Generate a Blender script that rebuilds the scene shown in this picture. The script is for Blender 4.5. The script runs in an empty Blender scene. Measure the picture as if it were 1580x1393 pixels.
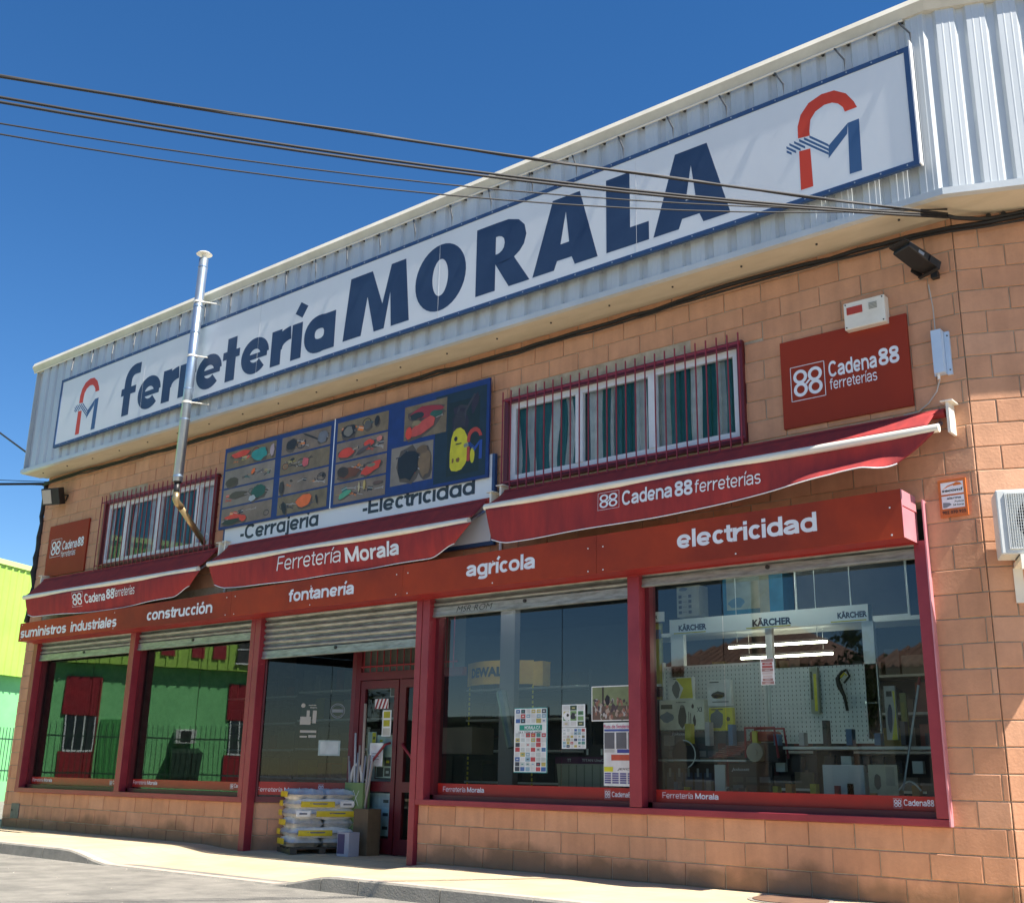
import bpy, bmesh, math, random
from mathutils import Vector, Matrix
rad = math.radians
S = bpy.context.scene
COL = S.collection
random.seed(7)

# ------------------------------------------------------------------ camera, sky, sun, exposure
cam_d = bpy.data.cameras.new('camera')
cam = bpy.data.objects.new('camera', cam_d); COL.objects.link(cam)
YAW, PIT, ROL = .6906, .284, .0187
cam.location = (3.0863, -9.2003, .9271)
fw = Vector((-math.sin(YAW)*math.cos(PIT), math.cos(YAW)*math.cos(PIT), math.sin(PIT)))
rt = Vector((math.cos(YAW), math.sin(YAW), 0)); upv = rt.cross(fw)
r2 = rt*math.cos(ROL) + upv*math.sin(ROL); u2 = -rt*math.sin(ROL) + upv*math.cos(ROL)
cam.rotation_euler = Matrix((r2, u2, -fw)).transposed().to_euler()
cam_d.sensor_width = 36; cam_d.lens = 36*1707.5/1580
cam_d.clip_start = .05; cam_d.clip_end = 2000
S.camera = cam
S.render.resolution_x = 1024; S.render.resolution_y = 902

SUN = Vector((1, -.04, 1.4)).normalized()
w = bpy.data.worlds.new('World'); S.world = w; w.use_nodes = True
nt = w.node_tree; nt.nodes.clear()
sky = nt.nodes.new('ShaderNodeTexSky'); sky.sky_type = 'NISHITA'; sky.sun_disc = False
sky.sun_elevation = math.asin(SUN.z); sky.sun_rotation = math.atan2(SUN.x, SUN.y)
sky.air_density = 1.0; sky.dust_density = .02; sky.ozone_density = 2.5; sky.altitude = 600
bg = nt.nodes.new('ShaderNodeBackground'); bg.inputs[1].default_value = .068
out = nt.nodes.new('ShaderNodeOutputWorld')
hs = nt.nodes.new('ShaderNodeHueSaturation'); hs.inputs['Saturation'].default_value = 1.30; hs.inputs['Hue'].default_value = .504
nt.links.new(sky.outputs[0], hs.inputs['Color']); nt.links.new(hs.outputs[0], bg.inputs[0]); nt.links.new(bg.outputs[0], out.inputs[0])
sd = bpy.data.lights.new('sun', 'SUN'); sd.energy = 5.0; sd.angle = rad(.5); sd.color = (1, .94, .85)
so = bpy.data.objects.new('sun', sd); COL.objects.link(so); so.location = (8, -3, 14)
so.rotation_euler = SUN.to_track_quat('Z', 'Y').to_euler()
S.view_settings.view_transform = 'Standard'; S.view_settings.look = 'None'
S.view_settings.exposure = 1.2; S.view_settings.gamma = 1
try: S.view_settings.use_curve_mapping = False
except Exception: pass

# ------------------------------------------------------------------ materials
MATS = {}
def lin(c): return tuple(c) + (1,) if len(c) == 3 else tuple(c)
def mat(name, c1, c2=None, rough=.6, metal=0, scale=3, bump=0, bscale=40, detail=6, spec=.5, stretch=None, lo=.35, hi=.65):
    if name in MATS: return MATS[name]
    m = bpy.data.materials.new(name); m.use_nodes = True; n = m.node_tree; b = n.nodes['Principled BSDF']
    b.inputs['Base Color'].default_value = lin(c1); b.inputs['Roughness'].default_value = rough
    b.inputs['Metallic'].default_value = metal; b.inputs['Specular IOR Level'].default_value = spec
    geo = n.nodes.new('ShaderNodeNewGeometry')
    mp = n.nodes.new('ShaderNodeMapping'); n.links.new(geo.outputs['Position'], mp.inputs[0])
    if stretch: mp.inputs['Scale'].default_value = stretch
    if c2:
        t = n.nodes.new('ShaderNodeTexNoise'); t.inputs['Scale'].default_value = scale; t.inputs['Detail'].default_value = detail
        t.inputs['Roughness'].default_value = .65
        n.links.new(mp.outputs[0], t.inputs['Vector'])
        r = n.nodes.new('ShaderNodeMapRange'); r.inputs[1].default_value = lo; r.inputs[2].default_value = hi
        n.links.new(t.outputs[0], r.inputs[0])
        x = n.nodes.new('ShaderNodeMix'); x.data_type = 'RGBA'
        x.inputs[6].default_value = lin(c1); x.inputs[7].default_value = lin(c2)
        n.links.new(r.outputs[0], x.inputs[0]); n.links.new(x.outputs[2], b.inputs['Base Color'])
    if bump:
        t2 = n.nodes.new('ShaderNodeTexNoise'); t2.inputs['Scale'].default_value = bscale; t2.inputs['Detail'].default_value = 5
        n.links.new(mp.outputs[0], t2.inputs['Vector'])
        bu = n.nodes.new('ShaderNodeBump'); bu.inputs['Strength'].default_value = bump; bu.inputs['Distance'].default_value = .01
        n.links.new(t2.outputs[0], bu.inputs['Height']); n.links.new(bu.outputs[0], b.inputs['Normal'])
    MATS[name] = m; return m

def print_mat():
    if 'print' in MATS: return MATS['print']
    m = bpy.data.materials.new('painted_print'); m.use_nodes = True; n = m.node_tree; b = n.nodes['Principled BSDF']
    a = n.nodes.new('ShaderNodeAttribute'); a.attribute_name = 'Col'
    t = n.nodes.new('ShaderNodeTexNoise'); t.inputs['Scale'].default_value = 9; t.inputs['Detail'].default_value = 5
    geo = n.nodes.new('ShaderNodeNewGeometry'); n.links.new(geo.outputs['Position'], t.inputs['Vector'])
    r = n.nodes.new('ShaderNodeMapRange'); r.inputs[1].default_value = .3; r.inputs[2].default_value = .7
    r.inputs[3].default_value = .82; r.inputs[4].default_value = 1.08; n.links.new(t.outputs[0], r.inputs[0])
    v = n.nodes.new('ShaderNodeVectorMath'); v.operation = 'SCALE'
    n.links.new(a.outputs['Color'], v.inputs[0]); n.links.new(r.outputs[0], v.inputs['Scale'])
    n.links.new(v.outputs[0], b.inputs['Base Color']); b.inputs['Roughness'].default_value = .45
    MATS['print'] = m; return m

def brick_mat():
    m = bpy.data.materials.new('clay_block'); m.use_nodes = True; n = m.node_tree; L = n.links; b = n.nodes['Principled BSDF']
    geo = n.nodes.new('ShaderNodeNewGeometry'); oi = n.nodes.new('ShaderNodeObjectInfo')
    ad = n.nodes.new('ShaderNodeMath'); ad.operation = 'ADD'; L.new(geo.outputs['Random Per Island'], ad.inputs[0]); L.new(oi.outputs['Random'], ad.inputs[1])
    fr = n.nodes.new('ShaderNodeMath'); fr.operation = 'FRACT'; L.new(ad.outputs[0], fr.inputs[0])
    cr = n.nodes.new('ShaderNodeValToRGB'); e = cr.color_ramp.elements
    e[0].color = (.55, .275, .155, 1); e[1].color = (.63, .345, .21, 1)
    k = e.new(.35); k.color = (.595, .31, .18, 1); k = e.new(.7); k.color = (.575, .295, .168, 1)
    L.new(fr.outputs[0], cr.inputs[0])
    n1 = n.nodes.new('ShaderNodeTexNoise'); n1.inputs['Scale'].default_value = 3.5; n1.inputs['Detail'].default_value = 8; n1.inputs['Roughness'].default_value = .7
    L.new(geo.outputs['Position'], n1.inputs['Vector'])
    mr = n.nodes.new('ShaderNodeMapRange'); mr.inputs[1].default_value = .3; mr.inputs[2].default_value = .72; mr.inputs[3].default_value = .86; mr.inputs[4].default_value = 1.10
    L.new(n1.outputs[0], mr.inputs[0])
    smp = n.nodes.new('ShaderNodeMapping'); smp.inputs['Scale'].default_value = (7, 7, .55); L.new(geo.outputs['Position'], smp.inputs[0])
    ns = n.nodes.new('ShaderNodeTexNoise'); ns.inputs['Scale'].default_value = 1; ns.inputs['Detail'].default_value = 6; L.new(smp.outputs[0], ns.inputs['Vector'])
    ms = n.nodes.new('ShaderNodeMapRange'); ms.inputs[1].default_value = .35; ms.inputs[2].default_value = .6; ms.inputs[3].default_value = .91; ms.inputs[4].default_value = 1.03; L.new(ns.outputs[0], ms.inputs[0])
    mu = n.nodes.new('ShaderNodeMath'); mu.operation = 'MULTIPLY'; L.new(mr.outputs[0], mu.inputs[0]); L.new(ms.outputs[0], mu.inputs[1])
    sc = n.nodes.new('ShaderNodeVectorMath'); sc.operation = 'SCALE'; L.new(cr.outputs[0], sc.inputs[0]); L.new(mu.outputs[0], sc.inputs['Scale'])
    # splash dirt on the lowest course, with an uneven edge
    sep = n.nodes.new('ShaderNodeSeparateXYZ'); L.new(geo.outputs['Position'], sep.inputs[0])
    n2 = n.nodes.new('ShaderNodeTexNoise'); n2.inputs['Scale'].default_value = 2.2; n2.inputs['Detail'].default_value = 7
    L.new(geo.outputs['Position'], n2.inputs['Vector'])
    mm = n.nodes.new('ShaderNodeMath'); mm.operation = 'MULTIPLY_ADD'; mm.inputs[1].default_value = .55; L.new(n2.outputs[0], mm.inputs[0]); mm.inputs[2].default_value = -.08
    sb = n.nodes.new('ShaderNodeMath'); sb.operation = 'SUBTRACT'; L.new(mm.outputs[0], sb.inputs[0]); L.new(sep.outputs[2], sb.inputs[1])
    m3 = n.nodes.new('ShaderNodeMapRange'); m3.inputs[1].default_value = -.03; m3.inputs[2].default_value = .09; m3.inputs[3].default_value = 0; m3.inputs[4].default_value = .62
    L.new(sb.outputs[0], m3.inputs[0])
    mx = n.nodes.new('ShaderNodeMix'); mx.data_type = 'RGBA'; mx.inputs[7].default_value = (.13, .085, .045, 1)
    L.new(m3.outputs[0], mx.inputs[0]); L.new(sc.outputs[0], mx.inputs[6]); L.new(mx.outputs[2], b.inputs['Base Color'])
    b.inputs['Roughness'].default_value = .85
    n4 = n.nodes.new('ShaderNodeTexNoise'); n4.inputs['Scale'].default_value = 45; n4.inputs['Detail'].default_value = 6; L.new(geo.outputs['Position'], n4.inputs['Vector'])
    bu = n.nodes.new('ShaderNodeBump'); bu.inputs['Strength'].default_value = .7; bu.inputs['Distance'].default_value = .004
    L.new(n4.outputs[0], bu.inputs['Height']); L.new(bu.outputs[0], b.inputs['Normal'])
    return m

def glass_mat(name, tint, ior=1.75, alpha_dark=0.0):
    m = bpy.data.materials.new(name); m.use_nodes = True; n = m.node_tree; n.nodes.clear(); L = n.links
    tr = n.nodes.new('ShaderNodeBsdfTransparent'); tr.inputs[0].default_value = lin(tint)
    gl = n.nodes.new('ShaderNodeBsdfGlossy'); gl.inputs['Roughness'].default_value = .012; gl.inputs['Color'].default_value = (.62, .68, .65, 1) if ior > 2 else (.9, .96, 1, 1)
    fr = n.nodes.new('ShaderNodeFresnel'); fr.inputs[0].default_value = ior
    geo = n.nodes.new('ShaderNodeNewGeometry'); t = n.nodes.new('ShaderNodeTexNoise'); t.inputs['Scale'].default_value = .55
    L.new(geo.outputs['Position'], t.inputs['Vector'])
    bu = n.nodes.new('ShaderNodeBump'); bu.inputs['Strength'].default_value = .05; bu.inputs['Distance'].default_value = .05
    L.new(t.outputs[0], bu.inputs['Height']); L.new(bu.outputs[0], gl.inputs['Normal'])
    mx = n.nodes.new('ShaderNodeMixShader'); o = n.nodes.new('ShaderNodeOutputMaterial')
    L.new(fr.outputs[0], mx.inputs[0]); L.new(tr.outputs[0], mx.inputs[1]); L.new(gl.outputs[0], mx.inputs[2]); L.new(mx.outputs[0], o.inputs[0])
    return m

def emit_mat(name, c, s):
    m = bpy.data.materials.new(name); m.use_nodes = True; b = m.node_tree.nodes['Principled BSDF']
    b.inputs['Emission Color'].default_value = lin(c); b.inputs['Emission Strength'].default_value = s
    return m

BRICK = brick_mat()
MORTAR = mat('mortar', (.52, .44, .33), (.31, .26, .18), .95, scale=5, bump=.4, bscale=70)
SUNLIT_RED = mat('sunlit_crimson', (.60, .27, .30), (.52, .20, .24), .4, scale=3)  # crimson end faces painted paler, sunlight put into the colour
RED = mat('crimson_paint', (.23, .020, .034), (.30, .034, .048), .4, scale=2.5, bump=.05, bscale=30)
DKRED = mat('dark_red_metal', (.10, .010, .016), (.14, .014, .02), .4, scale=3)
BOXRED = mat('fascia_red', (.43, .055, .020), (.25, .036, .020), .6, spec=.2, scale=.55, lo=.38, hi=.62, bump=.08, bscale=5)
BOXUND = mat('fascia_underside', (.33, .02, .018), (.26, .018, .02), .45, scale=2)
PLATE = mat('sign_red_board', (.32, .040, .018), (.28, .036, .018), .6, spec=.2, scale=1.2)
AWN = mat('awning_fabric', (.40, .048, .045), (.27, .040, .042), .85, scale=5, bump=.25, bscale=9, stretch=(1.6, 1, .35), spec=.2)
CREAM = mat('cream_metal', (.80, .76, .66), (.66, .62, .52), .4, scale=4, lo=.45, hi=.8)
WHITE = mat('white_paint', (.80, .80, .78), (.72, .72, .70), .4, scale=3)
CLAD = mat('cladding_white', (.56, .60, .62), (.46, .50, .52), .3, spec=.8, scale=1.6, metal=.0, stretch=(1, 1, .25))
SOFF = mat('soffit_cream', (.66, .58, .44), (.56, .49, .36), .6, scale=1.4, stretch=(1, 3, 1))
NAVY = mat('navy_lettering', (.020, .045, .105), (.028, .058, .125), .5, scale=3)
NAVYB = mat('navy_border', (.022, .06, .16), (.03, .075, .18), .5, scale=4)
SIGNW = mat('sign_vinyl', (.76, .79, .81), (.70, .72, .74), .5, scale=.9, stretch=(1, 1, .5), lo=.3, hi=.75)
LOGR = mat('logo_red', (.62, .055, .02), None, .5)
LOGB = mat('logo_blue', (.045, .11, .24), None, .5)
TXW = mat('white_lettering', (.84, .85, .88), (.72, .73, .76), .5, scale=6)
GALV = mat('galvanised_steel', (.44, .53, .63), (.36, .44, .53), .36, metal=.85, scale=4)
SHUT = mat('shutter_steel', (.40, .42, .40), (.20, .21, .19), .42, metal=.55, scale=14, detail=9, stretch=(.35, 1, 2.2), lo=.38, hi=.66, bump=.2, bscale=60)
BLACK = mat('black_plastic', (.012, .012, .013), (.02, .02, .02), .45)
CABLE = mat('cable_rubber', (.014, .013, .013), None, .6)
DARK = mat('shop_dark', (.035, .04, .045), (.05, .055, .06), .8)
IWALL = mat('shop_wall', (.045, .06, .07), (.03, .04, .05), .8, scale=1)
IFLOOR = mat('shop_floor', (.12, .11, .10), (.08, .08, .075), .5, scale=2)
GLASS = glass_mat('shop_glass', (.58, .71, .73), 1.75)
GLASSM = glass_mat('shop_glass_mirrored', (.55, .64, .62), 2.15)
GLASSE = glass_mat('entrance_glass', (.42, .48, .48), 1.5)
GLASSW = glass_mat('window_glass', (.86, .90, .90), 1.4)
PVC = mat('white_pvc', (.78, .80, .82), (.70, .72, .74), .35, scale=5)
LIME = mat('lime_cladding', (.38, .60, .11), (.34, .55, .095), .5, scale=1.2)
LIMECAP = mat('lime_coping', (.60, .80, .26), None, .5)
MINT = mat('mint_wall', (.22, .60, .25), (.18, .53, .21), .8, scale=.9)
GRED = mat('red_door_paint', (.34, .018, .03), (.26, .018, .03), .5)
GGRN = mat('green_door_paint', (.07, .32, .09), None, .5)
FENCE = mat('dark_green_fence', (.015, .05, .03), None, .5)
ASPH = mat('asphalt', (.27, .25, .215), (.165, .155, .135), .9, scale=2.6, bump=.9, bscale=70, detail=14)
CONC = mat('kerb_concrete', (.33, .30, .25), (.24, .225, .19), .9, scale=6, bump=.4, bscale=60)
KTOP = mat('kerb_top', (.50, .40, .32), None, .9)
PAPER = mat('white_paper', (.78, .80, .78), None, .7)
PRINT = print_mat()

def pave_mat():
    m = bpy.data.materials.new('ribbed_tiles'); m.use_nodes = True; n = m.node_tree; L = n.links; b = n.nodes['Principled BSDF']
    geo = n.nodes.new('ShaderNodeNewGeometry')
    t = n.nodes.new('ShaderNodeTexNoise'); t.inputs['Scale'].default_value = 1.7; t.inputs['Detail'].default_value = 9; L.new(geo.outputs['Position'], t.inputs['Vector'])
    cr = n.nodes.new('ShaderNodeValToRGB'); e = cr.color_ramp.elements; e[0].position = .3; e[0].color = (.47, .365, .225, 1); e[1].position = .7; e[1].color = (.60, .475, .30, 1)
    L.new(t.outputs[0], cr.inputs[0])
    # dark spots of gum
    v = n.nodes.new('ShaderNodeTexVoronoi'); v.inputs['Scale'].default_value = 2.6; L.new(geo.outputs['Position'], v.inputs['Vector'])
    lt = n.nodes.new('ShaderNodeMapRange'); lt.inputs[1].default_value = .035; lt.inputs[2].default_value = .055; lt.inputs[3].default_value = .45; lt.inputs[4].default_value = 0
    L.new(v.outputs['Distance'], lt.inputs[0])
    # tile joints 0.2 m
    br = n.nodes.new('ShaderNodeTexBrick'); br.offset = 0; br.inputs['Scale'].default_value = 1; br.inputs['Brick Width'].default_value = .2; br.inputs['Row Height'].default_value = .2
    br.inputs['Mortar Size'].default_value = .0035; br.inputs['Color1'].default_value = (0, 0, 0, 1); br.inputs['Color2'].default_value = (.12, .12, .12, 1); br.inputs['Mortar'].default_value = (1, 1, 1, 1)
    L.new(geo.outputs['Position'], br.inputs['Vector'])
    m1 = n.nodes.new('ShaderNodeMath'); m1.operation = 'MULTIPLY'; m1.inputs[1].default_value = .35; L.new(br.outputs[0], m1.inputs[0])
    ad = n.nodes.new('ShaderNodeMath'); ad.operation = 'ADD'; L.new(m1.outputs[0], ad.inputs[0]); L.new(lt.outputs[0], ad.inputs[1]); ad.use_clamp = True
    mx = n.nodes.new('ShaderNodeMix'); mx.data_type = 'RGBA'; mx.inputs[7].default_value = (.22, .18, .12, 1)
    L.new(ad.outputs[0], mx.inputs[0]); L.new(cr.outputs[0], mx.inputs[6]); L.new(mx.outputs[2], b.inputs['Base Color']); b.inputs['Roughness'].default_value = .9
    wv = n.nodes.new('ShaderNodeTexWave'); wv.wave_type = 'BANDS'; wv.bands_direction = 'X'; wv.inputs['Scale'].default_value = 8.0
    L.new(geo.outputs['Position'], wv.inputs['Vector'])
    bu = n.nodes.new('ShaderNodeBump'); bu.inputs['Strength'].default_value = .5; bu.inputs['Distance'].default_value = .004
    L.new(wv.outputs['Fac'], bu.inputs['Height']); L.new(bu.outputs[0], b.inputs['Normal'])
    return m
PAVE = pave_mat()

# ------------------------------------------------------------------ builders
ORG = {}
def setp(o, label=None, cat=None, group=None, kind=None):
    if label: o['label'] = label
    if cat: o['category'] = cat
    if group: o['group'] = group
    if kind: o['kind'] = kind
    return o
def thing(name, loc, label, cat, group=None):
    o = bpy.data.objects.new(name, None); COL.objects.link(o); o.empty_display_size = .1
    o.location = loc; ORG[o] = Vector(loc); return setp(o, label, cat, group)
class MB:
    def __init__(s, T=None): s.v = []; s.f = []; s.m = []; s.c = []; s.T = T; s.M = 0; s.C = None
    def pts(s, P):
        i = len(s.v); s.v += [s.T(*p) if s.T else tuple(p) for p in P]; return i
    def fa(s, f): s.f.append(f); s.m.append(s.M); s.c.append(s.C)
    def box(s, x0, x1, y0, y1, z0, z1):
        i = s.pts([(x0,y0,z0),(x1,y0,z0),(x1,y1,z0),(x0,y1,z0),(x0,y0,z1),(x1,y0,z1),(x1,y1,z1),(x0,y1,z1)])
        for q in ((0,3,2,1),(4,5,6,7),(0,1,5,4),(1,2,6,5),(2,3,7,6),(3,0,4,7)): s.fa([i+k for k in q])
        return s
    def quad(s, a, b, c, d):
        i = s.pts([a, b, c, d]); s.fa([i, i+1, i+2, i+3]); return s
    def poly(s, P, y): # flat polygon in XZ facing -Y
        i = s.pts([(p[0], y, p[1]) for p in P]); s.fa([i+k for k in range(len(P))]); return s
    def prism(s, P, y0, y1): # P in XZ, counter-clockwise seen from -Y
        n = len(P); i = s.pts([(p[0], y0, p[1]) for p in P] + [(p[0], y1, p[1]) for p in P])
        s.fa([i+k for k in range(n)]); s.fa([i+n+k for k in reversed(range(n))])
        for k in range(n): j = (k+1) % n; s.fa([i+k, i+n+k, i+n+j, i+j])
        return s
    def extr(s, prof, x0, x1, closed=False): # profile in (y,z) swept along X
        n = len(prof); i = s.pts([(x0, p[0], p[1]) for p in prof] + [(x1, p[0], p[1]) for p in prof])
        for k in range(n if closed else n-1):
            j = (k+1) % n; s.fa([i+k, i+j, i+n+j, i+n+k])
        if closed: s.fa([i+k for k in reversed(range(n))]); s.fa([i+n+k for k in range(n)])
        return s
    def tube(s, P, r, n=8, cap=True):
        P = [Vector(p) for p in P]; R = r if isinstance(r, (list, tuple)) else [r]*len(P); rings = []
        up = Vector((0, 0, 1)); t0 = (P[1]-P[0]).normalized()
        if abs(t0.z) > .9: up = Vector((0, 1, 0))
        for k, p in enumerate(P):
            t = (P[min(k+1, len(P)-1)] - P[max(k-1, 0)]).normalized()
            a = t.cross(up).normalized(); b = t.cross(a).normalized()
            rings.append(s.pts([tuple(p + (a*math.cos(2*math.pi*q/n) + b*math.sin(2*math.pi*q/n))*R[k]) for q in range(n)]))
        for k in range(len(P)-1):
            for q in range(n):
                j = (q+1) % n; s.fa([rings[k]+q, rings[k]+j, rings[k+1]+j, rings[k+1]+q])
        if cap:
            s.fa([rings[0]+q for q in reversed(range(n))]); s.fa([rings[-1]+q for q in range(n)])
        return s
    def build(s, name, mats, parent=None, smooth=False, kind=None, org=None, bevel=0):
        if not isinstance(mats, (list, tuple)): mats = [mats]
        V = [Vector(p) for p in s.v]
        if org is None:
            if parent is None or True:
                lo = [min(p[k] for p in V) for k in range(3)]; hi = [max(p[k] for p in V) for k in range(3)]
                org = Vector(((lo[0]+hi[0])/2, (lo[1]+hi[1])/2, lo[2]))
        org = Vector(org)
        me = bpy.data.meshes.new(name); me.from_pydata([tuple(p-org) for p in V], [], s.f)
        for m in mats: me.materials.append(m)
        me.polygons.foreach_set('material_index', s.m)
        if any(c is not None for c in s.c):
            ca = me.color_attributes.new('Col', 'FLOAT_COLOR', 'CORNER')
            for p, c in zip(me.polygons, s.c):
                for li in p.loop_indices: ca.data[li].color = lin(c or (.5, .5, .5))
        bm = bmesh.new(); bm.from_mesh(me); bmesh.ops.recalc_face_normals(bm, faces=bm.faces) if not s.open else None
        bm.to_mesh(me); bm.free()
        if smooth: me.polygons.foreach_set('use_smooth', [True]*len(me.polygons))
        me.update()
        o = bpy.data.objects.new(name, me); COL.objects.link(o)
        if bevel:
            b = o.modifiers.new('bevel', 'BEVEL'); b.width = bevel; b.segments = 2; b.limit_method = 'ANGLE'
        ORG[o] = org
        if parent: o.parent = parent; o.location = org - ORG[parent]
        else: o.location = org
        if kind: o['kind'] = kind
        return o
    open = False
def bx(x0, x1, y0, y1, z0, z1, T=None): return MB(T).box(x0, x1, y0, y1, z0, z1)

TH = rad(22.6)
def F2(u, n, z): # second wall face: u along the wall from the corner, n inward
    return (.45 + u*math.cos(TH) - n*math.sin(TH), u*math.sin(TH) + n*math.cos(TH), z)
SPL = math.atan2(.77, .97)
def SP(u, n, z): # splayed entrance panel
    return (-8.72 + u*math.cos(SPL) - n*math.sin(SPL), .08 + u*math.sin(SPL) + n*math.cos(SPL), z)

_tc = {}
def text_mesh(body, off, shear, space):
    k = (body, off, shear, space)
    if k in _tc: return _tc[k]
    c = bpy.data.curves.new('t', 'FONT'); c.body = body; c.offset = off; c.shear = shear; c.space_character = space; c.resolution_u = 3
    c.extrude = .0
    o = bpy.data.objects.new('t', c); COL.objects.link(o)
    dg = bpy.context.evaluated_depsgraph_get(); dg.update()
    me = bpy.data.meshes.new_from_object(o.evaluated_get(dg))
    V = [tuple(v.co) for v in me.vertices]; F = [list(p.vertices) for p in me.polygons]
    COL.objects.unlink(o); bpy.data.objects.remove(o)
    _tc[k] = (V, F); return V, F
def add_text(mb, body, x0, x1, z0, z1, y, off=0., shear=0., space=1., slope=0., zf=None, yf=None):
    V, F = text_mesh(body, off, shear, space)
    xs = [v[0] for v in V]; ys = [v[1] for v in V]; ax, bx_, ay, by = min(xs), max(xs), min(ys), max(ys)
    P = []
    for v in V:
        X = x0 + (v[0]-ax)/(bx_-ax)*(x1-x0); Z = z0 + (v[1]-ay)/(by-ay)*(z1-z0) + slope*(X-x0)
        P.append((X, yf(X, Z) if yf else y, Z))
    i = mb.pts(P)
    for f in F: mb.fa([i+k for k in f])
    return mb
def lettering(parent, items, m, name='lettering', T=None):
    mb = MB(T); mb.open = True
    for it in items: add_text(mb, *it[:6], **(it[6] if len(it) > 6 else {}))
    return mb.build(name, m, parent)

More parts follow.
